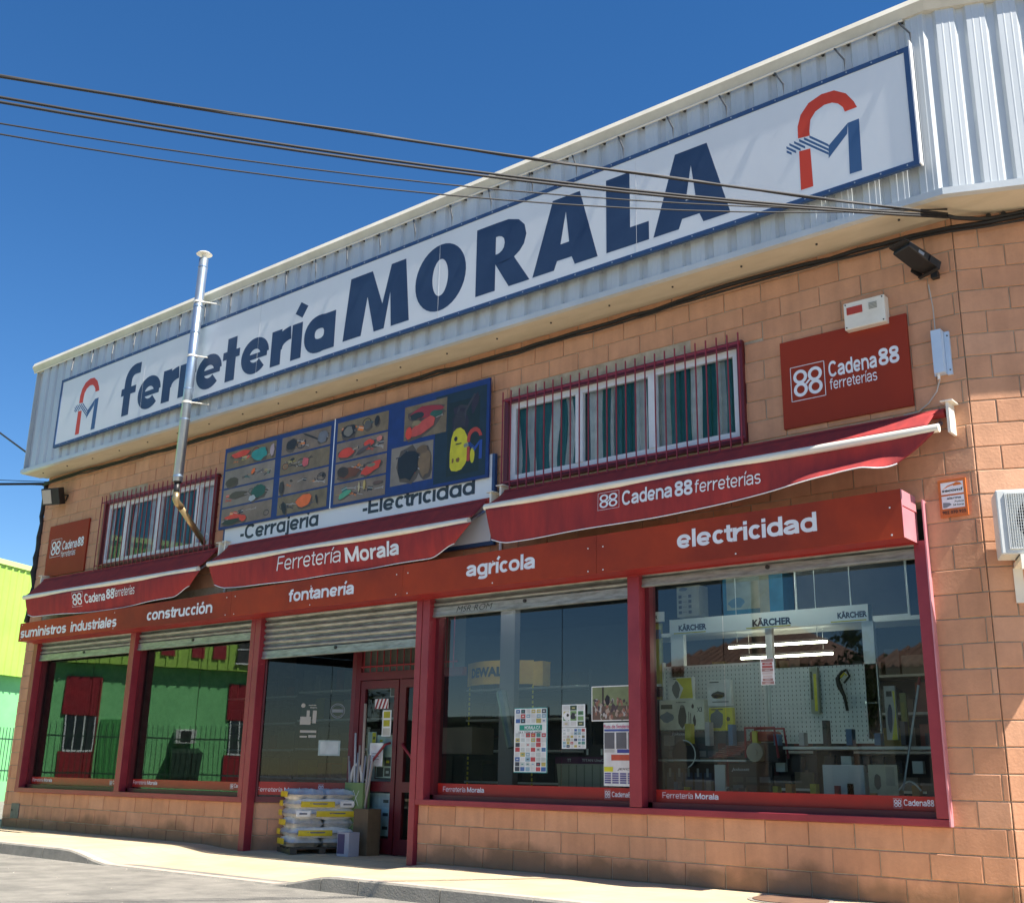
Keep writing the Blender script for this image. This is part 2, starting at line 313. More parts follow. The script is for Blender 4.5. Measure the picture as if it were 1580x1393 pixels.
# ---- stroke-built grotesque letters (outline widths set by w)
FX, FK, FD = .53, .72, -.20
def _arc(cx, cz, rx, rz, a0, a1, n=14, e=.88):
    P = []
    for k in range(n+1):
        a = rad(a0+(a1-a0)*k/n); c, s = math.cos(a), math.sin(a)
        P.append((cx+rx*math.copysign(abs(c)**e, c), cz+rz*math.copysign(abs(s)**e, s)))
    return P
def glyph(ch, w):
    a = w/2; X, K, D = FX, FK, FD; S_ = []
    W = .50+w*.35; rx = W/2-a; O = lambda W_, z0, z1: _arc(W_/2, (z0+z1)/2, W_/2-a, (z1-z0)/2-a, 0, 360, 32)
    if ch == ' ': return [], .27
    if ch in 'oó': S_ = [O(W, -.01, X+.01)]
    elif ch == 'ε': b = a*.86; S_ = [_arc(W/2, X/2, W/2-b, X/2-b+.01, 2, 318, 30, 1.)+[.86], [(b*1.5, X*.48), (W-b*.4, X*.48), .42]]
    elif ch == 'τ': W = .30+w*.3; x = W/2; S_ = [[(x, 0), (x, X+.15)], [(0, X-a*1.15), (W, X-a*1.15), .62]]
    elif ch == 'φ': W = .30+w*.55; x = .06+a; S_ = [[(x, 0), (x, K-.17)]+_arc(x+.20, K-.17, .20, .16+.05, 178, 96, 8)[1:]+[(W+.05, K+.035), .9], [(0, X-a*1.15), (W-.03, X-a*1.15), .62]]
    elif ch == 'e': S_ = [_arc(W/2, X/2, rx, X/2-a+.01, 5, 322, 28), [(W-a*1.2, X*.5-a*.25), (a*1.2, X*.5-a*.25)]]
    elif ch == 'c': W = .42+w*.35; S_ = [_arc(W/2+.01, X/2, W/2-a, X/2-a+.01, 42, 318, 26)]
    elif ch in 'dbpqg':
        bowl = _arc(W/2, X/2, rx, X/2-a+.01, 0, 360, 30)
        xs = W-a if ch in 'dqg' else a
        S_ = [bowl]
        if ch in 'db': S_.append([(xs, 0), (xs, K)])
        elif ch == 'g': S_.append([(xs, X)] + _arc(W/2, -.04, rx, -D-.04-a+.0, 0, -150, 12))
        else: S_.append([(xs, X), (xs, D)])
    elif ch in 'nhr':
        top = K if ch == 'h' else X
        S_ = [[(a, 0), (a, top)]]
        if ch == 'r': W = .34+w*.25; S_.append(_arc(W+.04, X-a-.21, W-a+.02, .215, 178, 97, 10)); 
        else: S_.append(_arc(W/2, X-a-.19, rx, .20, 180, 0, 14)+[(W-a, 0)])
    elif ch == 'u': S_ = [[(a, X)]+_arc(W/2, a+.19, rx, .20, 180, 360, 14), [(W-a, X), (W-a, 0)]]
    elif ch == 'm':
        W = .80+w*.5; h = (W-w)/2; S_ = [[(a, 0), (a, X)], _arc(a+h/2, X-a-.18, h/2, .19, 180, 0, 12)+[(a+h, 0)], _arc(a+1.5*h, X-a-.18, h/2, .19, 180, 0, 12)+[(W-a, 0)]]
    elif ch in 'iíl': W = w; S_ = [[(a, 0), (a, K if ch == 'l' else X)]]
    elif ch == 'j': W = w+.06; S_ = [[(W-a, X), (W-a, -.09), (W-a-.04, D+a), (-.02, D+a)]]
    elif ch == 't': W = .26+w*.4; x = .09+a; S_ = [[(x, X+.14), (x, .12+a*.3), (x+.025, a+.02), (W, a-.01)], [(0, X-a), (W, X-a)]]
    elif ch == 'f': W = .27+w*.35; x = .08+a; S_ = [[(x, 0), (x, K-a-.09), (x+.03, K-a-.02), (W+.02, K-a)], [(0, X-a), (W, X-a)]]
    elif ch == 's':
        W = .42+w*.4; q = X/2; r = W/2-a; rz = (X/2-a)/2+.005
        S_ = [_arc(W/2, q+rz, r, rz, 25, 245, 14)+_arc(W/2, q-rz, r, rz, 65, -155, 14)]
    elif ch == 'a':
        W = .48+w*.35; r = W/2-a
        S_ = [_arc(W/2-.01, X-a-.13, r-.0, .14, 165, 0, 12)+[(W-a-.01, 0)], [(W-a-.01, X*.58)]+[(W*.55, X*.54)]+_arc(W/2-.03, .155, r-.01, .155-a+.01, 110, 275, 10)+[(W-a-.01, .10+a*.4)]]
    elif ch == 'α': bowl = _arc(W/2, X/2, rx, X/2-a+.01, 0, 360, 30); S_ = [bowl, [(W-a, 0), (W-a, X)]]
    elif ch == 'C': W = .62+w*.4; S_ = [_arc(W/2+.01, K/2, W/2-a, K/2-a+.01, 38, 322, 30)]
    elif ch == 'F': W = .48+w*.3; S_ = [[(a, 0), (a, K)], [(0, K-a), (W, K-a)], [(a, K*.50), (W*.90, K*.50)]]
    elif ch == 'E': W = .50+w*.3; S_ = [[(a, 0), (a, K)], [(0, K-a), (W, K-a)], [(a, K*.5), (W*.93, K*.5)], [(0, a), (W, a)]]
    elif ch == 'M': W = .72+w*.45; S_ = [[(a, 0), (a, K)], [(W-a, 0), (W-a, K)], [(a*1.1, K-a*.4), (W/2, .05)], [(W/2, .05), (W-a*1.1, K-a*.4)]]
    elif ch == '8': W = .46+w*.4; S_ = [_arc(W/2, K*.76-.005, W/2-a-.015, K*.24-a+.015, 0, 360, 24), _arc(W/2, K*.27, W/2-a, K*.27-a+.01, 0, 360, 24)]
    elif ch == '-': W = .24; S_ = [[(0, .22), (W, .22)]]
    if ch in 'ij' : S_.append([(W-a, K-w*.9), (W-a, K+.01)])
    if ch == 'í': S_.append([(a+.01, X+.05+a*.6), (a+.11, X+.20+a*.6), .85])
    if ch == 'ó': S_.append([(W/2-.03, X+.07), (W/2+.09, X+.07+.14)])
    return S_, W
_fc = {}
def stroke_text(body, w, sp=.085, shear=0., wx=1.0):
    k = (body, w, sp, shear)
    if k in _fc: return _fc[k]
    V, F, x, lay = [], [], 0, 0
    for ch in body:
        S_, W = glyph(ch, w)
        if ch in 'tfτ' and x: x -= .03
        for P in S_:
            wf = 1.
            if isinstance(P[-1], float): wf = P[-1]; P = P[:-1]
            Q = [P[0]]
            for p in P[1:]:
                if math.hypot(p[0]-Q[-1][0], p[1]-Q[-1][1]) > 1e-4: Q.append(p)
            n = len(Q); i0 = len(V); closed = math.hypot(Q[0][0]-Q[-1][0], Q[0][1]-Q[-1][1]) < 2e-3 and n > 4; lay += 1
            for j in range(n):
                if closed: pa, pb = Q[j-1 if j else n-2], Q[j+1 if j < n-1 else 1]
                else: pa, pb = Q[max(j-1, 0)], Q[min(j+1, n-1)]
                p = Q[j]; d1 = (p[0]-pa[0], p[1]-pa[1]); d2 = (pb[0]-p[0], pb[1]-p[1])
                l1 = math.hypot(*d1) or 1; l2 = math.hypot(*d2) or 1
                if l1 == 1 and d1 == (0, 0): d1 = d2; l1 = l2
                if d2 == (0, 0): d2 = d1; l2 = l1
                n1 = (-d1[1]/l1, d1[0]/l1); n2 = (-d2[1]/l2, d2[0]/l2); m = (n1[0]+n2[0], n1[1]+n2[1]); ml = math.hypot(*m) or 1; m = (m[0]/ml, m[1]/ml)
                c = max(.6, m[0]*n1[0]+m[1]*n1[1]); h = w*wf/2/c
                for s in (-1, 1): V.append((x+p[0]+m[0]*h*s, p[1]+m[1]*h*s, lay))
            for j in range(n-1): F.append([i0+2*j, i0+2*j+1, i0+2*j+3, i0+2*j+2])
        x += W + (sp if ch != ' ' else 0) - (.035 if ch in 'crt' else 0)
    V = [(p[0]+shear*p[1], p[1], p[2]) for p in V]
    _fc[k] = (V, F); return V, F
def add_st(mb, body, x0, x1, z0, z1, y, w=.14, sp=.085, shear=0., slope=0., yf=None, step=.00004):
    """letters fitted so the x-height letters run z0 (baseline) to z1"""
    V, F = stroke_text(body, w, sp, shear); xs = [v[0] for v in V]; a, b = min(xs), max(xs); P = []
    for v in V:
        X = x0+(v[0]-a)/(b-a)*(x1-x0); Z = z0+v[1]/FX*(z1-z0)+slope*(X-x0)
        P.append((X, (yf(X, Z) if yf else y)-step*(v[2] % 7), Z))
    i = mb.pts(P)
    for f in F: mb.fa([i+k for k in f])
    return mb
def letters(parent, items, m, name='lettering', T=None):
    mb = MB(T); mb.open = True
    for it in items: add_st(mb, *it[:6], **(it[6] if len(it) > 6 else {}))
    return mb.build(name, m, parent)

def ring(mb, cx, cz, r0, r1, y, n=20, a0=0, a1=2*math.pi, sx=1):
    full = abs(a1-a0-2*math.pi) < 1e-6; i = len(mb.v); cnt = n if full else n+1; P = []
    for k in range(cnt):
        a = a0 + (a1-a0)*k/n; P += [(cx+r0*sx*math.cos(a), y, cz+r0*math.sin(a)), (cx+r1*sx*math.cos(a), y, cz+r1*math.sin(a))]
    mb.pts(P)
    for k in range(n):
        j = (k+1) % cnt; mb.fa([i+2*k, i+2*k+1, i+2*j+1, i+2*j])
def emblem88(mb, x0, x1, z0, z1, y): # boxed emblem of two interlaced figure eights
    w_, h = x1-x0, z1-z0; t = .018*h
    for q in ((x0, x1, z0, z0+t), (x0, x1, z1-t, z1), (x0, x0+t, z0, z1), (x1-t, x1, z0, z1)):
        mb.quad((q[0], y, q[2]), (q[1], y, q[2]), (q[1], y, q[3]), (q[0], y, q[3]))
    R = .205*h; cx = (x0+x1)/2; cz = (z0+z1)/2; dx = .205*w_; dz = .20*h; sx = w_/h
    for q, (a, b) in enumerate(((-1, -1), (-1, 1), (1, -1), (1, 1))):
        ring(mb, cx+a*.215*w_, cz+b*.185*h, R*.56, R, y-.00004*q, 22, sx=sx)
    mb.quad((cx-.10*w_, y-.0002, cz-.06*h), (cx-.02*w_, y-.0002, cz-.06*h), (cx+.10*w_, y-.0002, cz+.06*h), (cx+.02*w_, y-.0002, cz+.06*h))

def smooth01(t): t = max(0, min(1, t)); return t*t*(3-2*t)

# ------------------------------------------------------------------ ground
RZ = -.135
o = MB().quad((-400, -400, RZ), (400, -400, RZ), (400, 400, RZ), (-400, 400, RZ)).build('road', ASPH, kind='structure', org=(0, 0, RZ))
def ramp(x):
    return smooth01((x+9.75)/1.0)*(1-smooth01((x+5.95)/.95))
pv = MB(); pv.open = True
nx, ny = 250, 18; X0, X1 = -18.2, 6.8
P = []
for i in range(nx+1):
    for j in range(ny+1):
        x = X0 + (X1-X0)*i/nx; t = j/ny; ry = .9 if x > .45 else 0
        y0 = .9 + max(0, (x-.45))*math.tan(TH); y = y0 + (-1.70-y0)*t
        d = max(0, min(1, (.15-y)/1.75)); r = ramp(x)
        P.append((x, y, -.118*r*d**1.2 - .03*smooth01((x+9.6)/.7)*(1-smooth01((x+5.9)/.4)) if x < .5 else 0))
pv.pts(P)
for i in range(nx):
    for j in range(ny): a = i*(ny+1)+j; pv.fa([a, a+1, a+ny+2, a+ny+1])
o = pv.build('pavement', PAVE, kind='structure', org=(-6, -.8, 0)); o.data.flip_normals() if o.data.polygons[0].normal.z < 0 else None
ks = thing('kerb', (-6, -1.75, 0), None, None); ks['kind'] = 'structure'
x = -18.2
while x < 6.7:
    x1 = x + (.99 if not (-9.9 < x < -4.9) else .49)
    mb = MB()
    za, zb = -.118*ramp(x), -.118*ramp(x1)
    za, zb = za+random.uniform(-.002, .002), zb
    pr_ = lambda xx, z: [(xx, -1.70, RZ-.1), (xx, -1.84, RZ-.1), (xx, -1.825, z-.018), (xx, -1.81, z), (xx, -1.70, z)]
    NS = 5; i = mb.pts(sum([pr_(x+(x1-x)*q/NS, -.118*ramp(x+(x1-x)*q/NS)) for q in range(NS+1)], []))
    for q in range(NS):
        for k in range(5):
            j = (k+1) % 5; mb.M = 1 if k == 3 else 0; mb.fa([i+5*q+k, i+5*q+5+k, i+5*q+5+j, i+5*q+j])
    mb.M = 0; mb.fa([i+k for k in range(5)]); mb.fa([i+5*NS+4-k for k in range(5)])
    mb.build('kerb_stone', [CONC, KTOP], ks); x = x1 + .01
random.seed(77); m = MB()
for k in range(260):
    if k < 200: x, y = random.uniform(-14, 1), -1.86-abs(random.gauss(0, .12))
    else: x, y = random.uniform(-13, 0), random.uniform(-4.5, -1.9)
    r = random.uniform(.004, .013); i = m.pts([(x-r, y, RZ), (x, y-r*.8, RZ), (x+r, y, RZ), (x, y+r, RZ), (x+r*.2, y, RZ+r*.9)]); [m.fa([i+a, i+b, i+4]) for a, b in ((0, 1), (1, 2), (2, 3), (3, 0))]
setp(m.build('loose_grit', CONC, kind='stuff'), 'loose grit and small stones lying along the kerb', 'gravel')
# opposite pavement
MB().box(-60, 30, -19.4, -16.6, RZ-.2, 0).build('opposite_pavement', PAVE, kind='structure')
mh = thing('inspection_cover', (-1.2, -.36, 0), 'round rusty brown inspection cover set in the ribbed pavement at the wall', 'manhole cover')
MB().tube([(-1.2, -.40, -.01), (-1.2, -.40, .012)], .30, 28).build('lid', mat('rusty_iron', (.20, .11, .065), (.13, .075, .05), .8, scale=9), mh)
MB().tube([(-1.2, -.40, -.01), (-1.2, -.40, .006)], .34, 28).build('rim', CONC, mh)

# ------------------------------------------------------------------ the shop building
B = thing('shop_building', (-7.2, 0, 0), 'brick hardware shop with white ribbed parapet and crimson framed display windows', 'building')
XL, XC = -14.88, .45
ZS = 5.69
# mortar wall behind the blocks, with openings
OPEN = [(-14.48, -8.72, .545, 3.2), (-8.72, -5.75, -.2, 3.2), (-5.75, 0, .6, 3.2), (-12.86, -9.96, 3.93, 4.98), (-4.56, -1.64, 4.04, 5.02)]
def wall_mesh(xa, xb, za, zb, opens, y0, y1, mb):
    xs = sorted({xa, xb} | {v for q in opens for v in q[:2]}); zs = sorted({za, zb} | {v for q in opens for v in q[2:4]})
    for i in range(len(xs)-1):
        for j in range(len(zs)-1):
            cx, cz = (xs[i]+xs[i+1])/2, (zs[j]+zs[j+1])/2
            if zs[j] < za or zs[j+1] > zb: continue
            if any(q[0] < cx < q[1] and q[2] < cz < q[3] for q in opens): continue
            mb.box(xs[i], xs[i+1], y0, y1, zs[j], zs[j+1])
wm = MB(); wall_mesh(XL+.01, XC-.004, -.2, 5.75, OPEN, .006, .25, wm)
w2 = MB(F2); w2.box(.004, 5, .006, .25, -.2, 5.75)
wm.v += w2.v; n0 = len(wm.v)-len(w2.v)
for f in w2.f: wm.f.append([n0+k for k in f]); wm.m.append(0); wm.c.append(None)
wall = wm.build('wall', MORTAR, B, org=(-7.2, 0, 0)); 
def brick_geo(mb, a, b, z0, z1, pr=.0, T=None):
    """a chamfered clay block face: x a..b, z z0..z1, standing proud of the mortar"""
    c = .005; y = -.004-pr
    P = [(a, .05, z0), (b, .05, z0), (b, .05, z1), (a, .05, z1), (a, y+c, z0), (b, y+c, z0), (b, y+c, z1), (a, y+c, z1), (a+c, y, z0+c), (b-c, y, z0+c), (b-c, y, z1-c), (a+c, y, z1-c)]
    if T: P = [T(*p) for p in P]
    i = len(mb.v); mb.v += P
    for q in ((0, 1, 5, 4), (1, 2, 6, 5), (2, 3, 7, 6), (3, 0, 4, 7), (4, 5, 9, 8), (5, 6, 10, 9), (6, 7, 11, 10), (7, 4, 8, 11), (8, 9, 10, 11)): mb.fa([i+k for k in q])
bricks = []   # (face, a, b, z0, z1)
J = .009
for k in range(-4, 26):
    zc = .6 + .2*k
    a = -15.6 + (.0 if k % 2 else .2)
    while a < XC:
        p, q = a, a+.4; a += .4
        for lo, hi, dz in ((-99, -8.72, True), (-8.72, 99, False)):
            s0, s1 = max(p, lo), min(q, hi)
            if s1-s0 < .03: continue
            tilt = -.063*min(1, max(0, (-8 - (s0+s1)/2)/.7)) if k < 4 else .0042*((s0+s1)/2)
            z0, z1 = zc+tilt, zc+.2+tilt
            segs = [(max(s0, XL), min(s1, XC))]
            for oo in OPEN:
                if z1 > oo[2]+.03 and z0 < oo[3]-.03:
                    ns = []
                    for (u, v) in segs:
                        if v <= oo[0] or u >= oo[1]: ns.append((u, v))
                        else:
                            if u < oo[0]: ns.append((u, oo[0]))
                            if v > oo[1]: ns.append((oo[1], v))
                    segs = ns
            for (u, v) in segs:
                if v-u < .035: continue
                z0c, z1c = z0, z1
                for oo in OPEN:
                    if u < oo[1] and v > oo[0]:
                        if z0 < oo[2] < z1: z1c = oo[2]
                        if z0 < oo[3] < z1: z0c = oo[3]
                z1c = min(z1c, 5.72)
                if z1c-z0c < .03: continue
                if v > XC-.01 and k % 2: # corner unit with a false joint
                    if v-u > .15: bricks.append((1, u, v-.11, z0c, z1c)); bricks.append((1, v-.11, v, z0c, z1c)); continue
                bricks.append((1, u, v, z0c, z1c))
    a = 0 if k % 2 == 0 else -.2
    a = -.2 if k % 2 == 0 else 0
    while a < 5:
        u, v = max(a, 0), min(a+.4, 5); a += .4
        z1 = min(zc+.2, 5.72)
        if z1-zc > .03: bricks.append((2, u, v, zc, z1))
def bdist(b):
    p = Vector(((b[1]+b[2])/2, 0, (b[3]+b[4])/2)) if b[0] == 1 else Vector(F2((b[1]+b[2])/2, 0, (b[3]+b[4])/2))
    d = p - cam.location; z = d.dot(fw)
    if abs(d.dot(r2)/z) > .47 or abs(d.dot(u2)/z) > .42: return 1e6
    if b[0] == 1 and 2.82 < (b[3]+b[4])/2 < 3.1: return 1e5
    if b[0] == 1 and b[2]-b[1] < .08: return 1e5
    return d.length
bricks.sort(key=bdist)
cache = {}
stuff = MB()
for n, b in enumerate(bricks):
    f, u, v, z0, z1 = b
    g = J*.5
    if n < 300:
        key = (round(v-u, 2), round(z1-z0, 2), n % 4)
        if key not in cache:
            m_ = MB(); L_, H_ = v-u-2*g, z1-z0-2*g; brick_geo(m_, -L_/2, L_/2, 0, H_)
            me = bpy.data.meshes.new('brick')
            jv = [(p[0]+random.uniform(-.0018, .0018), p[1]+(random.uniform(-.002, .002) if p[1] < .04 else 0), p[2]+random.uniform(-.0018, .0018)) for p in m_.v]
            me.from_pydata(jv, [], m_.f); me.materials.append(BRICK); me.update(); cache[key] = me
        o = bpy.data.objects.new('brick', cache[key]); COL.objects.link(o); o.parent = wall
        pr_ = random.uniform(-.0015, .002)
        if f == 1: p = Vector(((u+v)/2, -pr_, z0+g))
        else: p = Vector(F2((u+v)/2, -pr_, z0+g)); o.rotation_euler = (0, 0, TH)
        o.location = p - ORG[wall]
    else:
        brick_geo(stuff, u+g, v-g, z0+g, z1-g, random.uniform(-.0015, .002), F2 if f == 2 else None)
        for q in range(1, 9): pass
stuff.open = True
o = stuff.build('bricks', BRICK, wall, kind='stuff')
# side/back/roof of the building
mb = MB(); mb.box(XL, XL+.25, .25, 12, -.2, 7.35).box(XL, 4.8, 12, 12.2, -.2, 7.35); mb.build('rear_wall', MORTAR, B)
MB().box(XL, 4.9, .3, 12, 7.2, 7.3).build('roof', CLAD, B)

# parapet --------------------------------------------------------------
def sheet(T, u0, u1, z0, z1, name='cladding_sheet'):
    mb = MB(T); mb.open = True; prof = []; u = u0; D = .035
    while u < u1-1e-4:
        for du, n in ((0, 0), (.055, 0), (.078, -D), (.12, -D), (.124, -D-.0018), (.132, -D-.0018), (.136, -D), (.178, -D), (.182, -D-.0018), (.19, -D-.0018), (.194, -D), (.227, -D), (.25, 0)):
            if u+du <= u1+1e-4: prof.append((u+du, n))
        u += .25
    i = mb.pts([(p, n, z0) for p, n in prof] + [(p, n, z1) for p, n in prof]); N = len(prof)
    for k in range(N-1): mb.fa([i+k, i+k+1, i+N+k+1, i+N+k])
    return mb.build(name, CLAD, par)
P1 = lambda u, n, z: (u, -.45+n, z)
CO = Vector((.45 + .45*math.tan(TH/2), -.45, 0))
P2 = lambda u, n, z: (CO.x + u*math.cos(TH) - n*math.sin(TH), CO.y + u*math.sin(TH) + n*math.cos(TH), z)
pm = MB(); pm.box(XL, CO.x-.01, -.40, -.15, 5.75, 7.50)
m2 = MB(P2); m2.box(0.03, 4.6, .05, .3, 5.75, 7.50)
n0 = len(pm.v); pm.v += m2.v
for f in m2.f: pm.f.append([n0+k for k in f]); pm.m.append(0); pm.c.append(None)
par = pm.build('parapet', CLAD, B, org=(-7.2, -.3, 5.7))
u = .541-15.5
sheet(P1, .541-15.25, .541-14.0+.0, 5.73, 7.51)
for k in range(14): sheet(P1, .541-14+k, .541-13+k, 5.73, 7.51)
for k in range(4): sheet(P2, .0+k*1.0, 1.0+k*1.0, 5.73, 7.51)
PE = lambda u, n, z: (XL + .0 - n - .0, -.45 + u, z)   # left end
mbE = MB(); mbE.box(XL-.02, XL, -.47, .6, 5.73, 7.51); mbE.build('end_sheet', CLAD, par)
def mitre(prof, name, m, ext=4.6):
    """profile (n,z) swept along both faces with a mitred corner"""
    mb = MB(); mb.open = True; rows = []
    for uu in ('L', 'C', 'R'):
        row = []
        for n, z in prof:
            cx = .45 - (n)*math.tan(TH/2) if True else 0
            if uu == 'L': row.append((XL-.05, n, z))
            elif uu == 'C': row.append((.45 - n*math.tan(TH/2), n, z))
            else:
                row.append((.45 - n*math.sin(TH) + ext*math.cos(TH), n*math.cos(TH) + ext*math.sin(TH), z))
        rows.append(mb.pts(row))
    N = len(prof)
    for a in range(2):
        for k in range(N-1): mb.fa([rows[a]+k, rows[a]+k+1, rows[a+1]+k+1, rows[a+1]+k])
    mb.fa([rows[0]+k for k in range(N)])
    return mb.build(name, m, par)
mitre([(0, 7.70), (-.42, 7.69), (-.525, 7.655), (-.555, 7.585), (-.51, 7.50), (-.44, 7.50), (-.40, 7.52)], 'coping', mat('coping_cream', (.62, .59, .50), (.52, .49, .41), .5, scale=3))
mitre([(.0, ZS+.008), (-.12, ZS+.0), (-.125, ZS-.012), (-.44, ZS-.012)], 'soffit', SOFF)
mitre([(-.44, ZS-.014), (-.497, ZS-.006), (-.50, ZS+.055), (-.46, ZS+.075)], 'drip_flashing', CLAD)
mb = MB(); mb.tube([(XL, -.525, 7.475), (.36, -.525, 7.475)], .011, 6); mb.build('conduit', CREAM, par)
mb = MB()
for k in range(60):
    xx = .4-.25*k-.07
    if xx > XL: mb.tube([(xx, -.452, 7.497), (xx, -.505, 7.495)], .014, 6)
mb.build('screws', mat('dark_rubber', (.05, .05, .05)), par, kind='stuff')
mb = MB()
for k in range(20): mb.tube([(.1-.77*k, -.30, ZS-.013), (.1-.77*k, -.30, ZS-.025)], .011, 6)
mb.build('soffit_screws', mat('dark_rubber', (.05, .05, .05)), par, kind='stuff')

# big sign ---------------------------------------------------------------
SG = thing('shop_sign', (-6.7, -.58, 5.93), 'long white sign board with navy border and shop name lettering on the parapet', 'sign')
SL = .0050
sz = lambda x, z: z + SL*(x-.4)
x0s, x1s = -13.76, .41
def slab(mb, xa, xb, za, zb, ya, yb):
    mb.prism([(xa, sz(xa, za)), (xb, sz(xb, za)), (xb, sz(xb, zb)), (xa, sz(xa, zb))], ya, yb)
mb = MB(); slab(mb, x0s+.045, x1s-.045, 6.025, 7.105, -.58, -.56); mb.build('board', SIGNW, SG)
mb = MB()
slab(mb, x0s, x1s, 5.98, 6.025, -.588, -.55); slab(mb, x0s, x1s, 7.105, 7.15, -.588, -.55)
slab(mb, x0s, x0s+.045, 6.025, 7.105, -.588, -.55); slab(mb, x1s-.045, x1s, 6.025, 7.105, -.588, -.55)
mb.build('border', NAVYB, SG)
m = MB()
for k in range(60):
    xx = x1s-.1-.235*k
    if xx < x0s: break
    for z in (6.002, 7.128): m.tube([(xx, -.588, sz(xx, z)), (xx, -.592, sz(xx, z))], .007, 6)
m.build('border_screws', mat('screw_blue_grey', (.30, .36, .45)), SG, kind='stuff')
m = MB(); [m.box(x-.002, x+.002, -.5812, -.58, sz(x, 6.03), sz(x, 7.10)) for x in (-2.45, -5.2, -8.55, -11.3)]; m.build('vinyl_seams', mat('seam_white', (.85, .86, .88), (.5, .5, .5), .5, scale=3), SG, kind='stuff')
mb = MB(); mb.box(x1s, x1s+.012, -.585, -.515, 5.99, 7.21); mb.build('edge_trim', WHITE, SG)
st = None
for k in range(24):
    xx = .44 - .605*k
    if xx < x0s+.1: break
    mb = MB(); mb.tube([(xx-.12, -.52, 7.48), (xx, -.60, 7.26+SL*xx), (xx, -.60, 7.13+SL*xx)], .0095, 5); mb.build('strut', GALV if k > 999 else mat('grey_steel', (.045, .05, .055), None, .5), SG)
def lp(pts, y=-.584):
    return [(a, y, b) for a, b in pts]
YT = -.5806
mb = MB(); mb.open = True
def po(P): 
    i = mb.pts([(a, YT, b) for a, b in P]); mb.fa([i+k for k in range(len(P))])
po([(-6.83, 6.10), (-6.50, 6.10), (-6.415, 6.60), (-6.415, 6.60), (-6.345, 6.93), (-6.74, 6.93)])
po([(-6.415, 6.60), (-6.27, 6.10), (-6.095, 6.10), (-6.095, 6.10), (-6.143, 6.44), (-6.345, 6.93)])
po([(-6.143, 6.44), (-6.095, 6.10), (-6.012, 6.56), (-6.012, 6.93)])
po([(-6.012, 6.56), (-5.975, 6.10), (-5.67, 6.10), (-5.762, 6.93), (-6.012, 6.93)])
n = 36
for k in range(n):
    a, b = 2*math.pi*k/n, 2*math.pi*(k+1)/n; cx, cz = -5.18, 6.515
    po([(cx+.405*math.cos(a), cz+.425*math.sin(a)), (cx+.405*math.cos(b), cz+.425*math.sin(b)), (cx+.125*math.cos(b), cz+.235*math.sin(b)), (cx+.125*math.cos(a), cz+.235*math.sin(a))])
# R
po([(-4.62, 6.11), (-4.33, 6.11), (-4.33, 6.945), (-4.62, 6.945)])
arcO = [(-4.33, 6.945), (-4.15, 6.94), (-4.0, 6.89), (-3.915, 6.80), (-3.888, 6.68), (-3.92, 6.57), (-3.98, 6.50), (-4.06, 6.45), (-4.2, 6.43), (-4.33, 6.43)]
arcI = [(-4.33, 6.77), (-4.29, 6.77), (-4.245, 6.755), (-4.21, 6.72), (-4.20, 6.665), (-4.212, 6.61), (-4.235, 6.58), (-4.27, 6.56), (-4.30, 6.552), (-4.33, 6.552)]
for k in range(9): po([arcO[k], arcO[k+1], arcI[k+1], arcI[k]])
po([(-4.33, 6.43), (-4.13, 6.11), (-3.835, 6.11), (-4.06, 6.45)])
def A(x):
    po([(x, 6.115), (x+.295, 6.115), (x+.335, 6.215), (x+.38, 6.40), (x+.45, 6.77), (x+.45, 6.955), (x+.272, 6.955)])
    po([(x+.45, 6.77), (x+.495, 6.40), (x+.53, 6.215), (x+.57, 6.115), (x+.865, 6.115), (x+.635, 6.955), (x+.45, 6.955)])
    po([(x+.335, 6.215), (x+.53, 6.215), (x+.495, 6.40), (x+.38, 6.40)])
A(-3.795); A(-2.25)
po([(-2.82, 6.115), (-2.30, 6.115), (-2.30, 6.32), (-2.525, 6.32), (-2.525, 6.955), (-2.82, 6.955)])
mb.build('name_lettering', NAVY, SG)
mb = MB(); mb.open = True
add_st(mb, 'φεrrετεríα', -11.88, -6.99, 6.07, 6.575, YT, w=.20, sp=.045, slope=.001)
mb.build('shop_type_lettering', NAVY, SG)
HO = [(-.664, 6.638), (-.661, 6.761), (-.625, 6.873), (-.541, 6.965), (-.412, 7.006), (-.289, 6.996), (-.182, 6.92), (-.115, 6.81), (-.089, 6.739)]
HI = [(-.548, 6.624), (-.549, 6.676), (-.533, 6.784), (-.48, 6.850), (-.391, 6.885), (-.316, 6.878), (-.262, 6.846), (-.218, 6.791), (-.204, 6.738)]
def logo(parent, f, y, mr, mbl, ms=None):
    r = MB(); r.open = True; b = MB(); b.open = True
    for k in range(8): r.quad(*[(f(*p)[0], y, f(*p)[1]) for p in (HO[k], HO[k+1], HI[k+1], HI[k])])
    r.quad(*[(f(*p)[0], y, f(*p)[1]) for p in ((-.661, 6.502), (-.666, 6.103), (-.546, 6.101), (-.551, 6.492))])
    r.build('red_logo_hook', mr, parent)
    for q in ([(-.376, 6.456), (-.384, 6.328), (-.197, 6.509), (-.184, 6.615)], [(-.184, 6.615), (-.202, 6.103), (-.088, 6.101), (-.079, 6.618)]):
        b.quad(*[(f(*p)[0], y, f(*p)[1]) for p in q])
    for (p, q) in (((-.553, 6.616), (-.376, 6.456)), ((-.606, 6.616), (-.379, 6.413)), ((-.655, 6.616), (-.382, 6.375)), ((-.705, 6.614), (-.60, 6.520)), ((-.752, 6.61), (-.645, 6.513)), ((-.783, 6.588), (-.69, 6.506)), ((-.783, 6.545), (-.735, 6.505))):
        d = .013; b.quad(*[(f(*t)[0], y-.0001, f(*t)[1]) for t in ((p[0], p[1]-d), (q[0], q[1]-d), (q[0], q[1]+d), (p[0], p[1]+d))])
    b.build('blue_logo_stroke', mbl, parent)
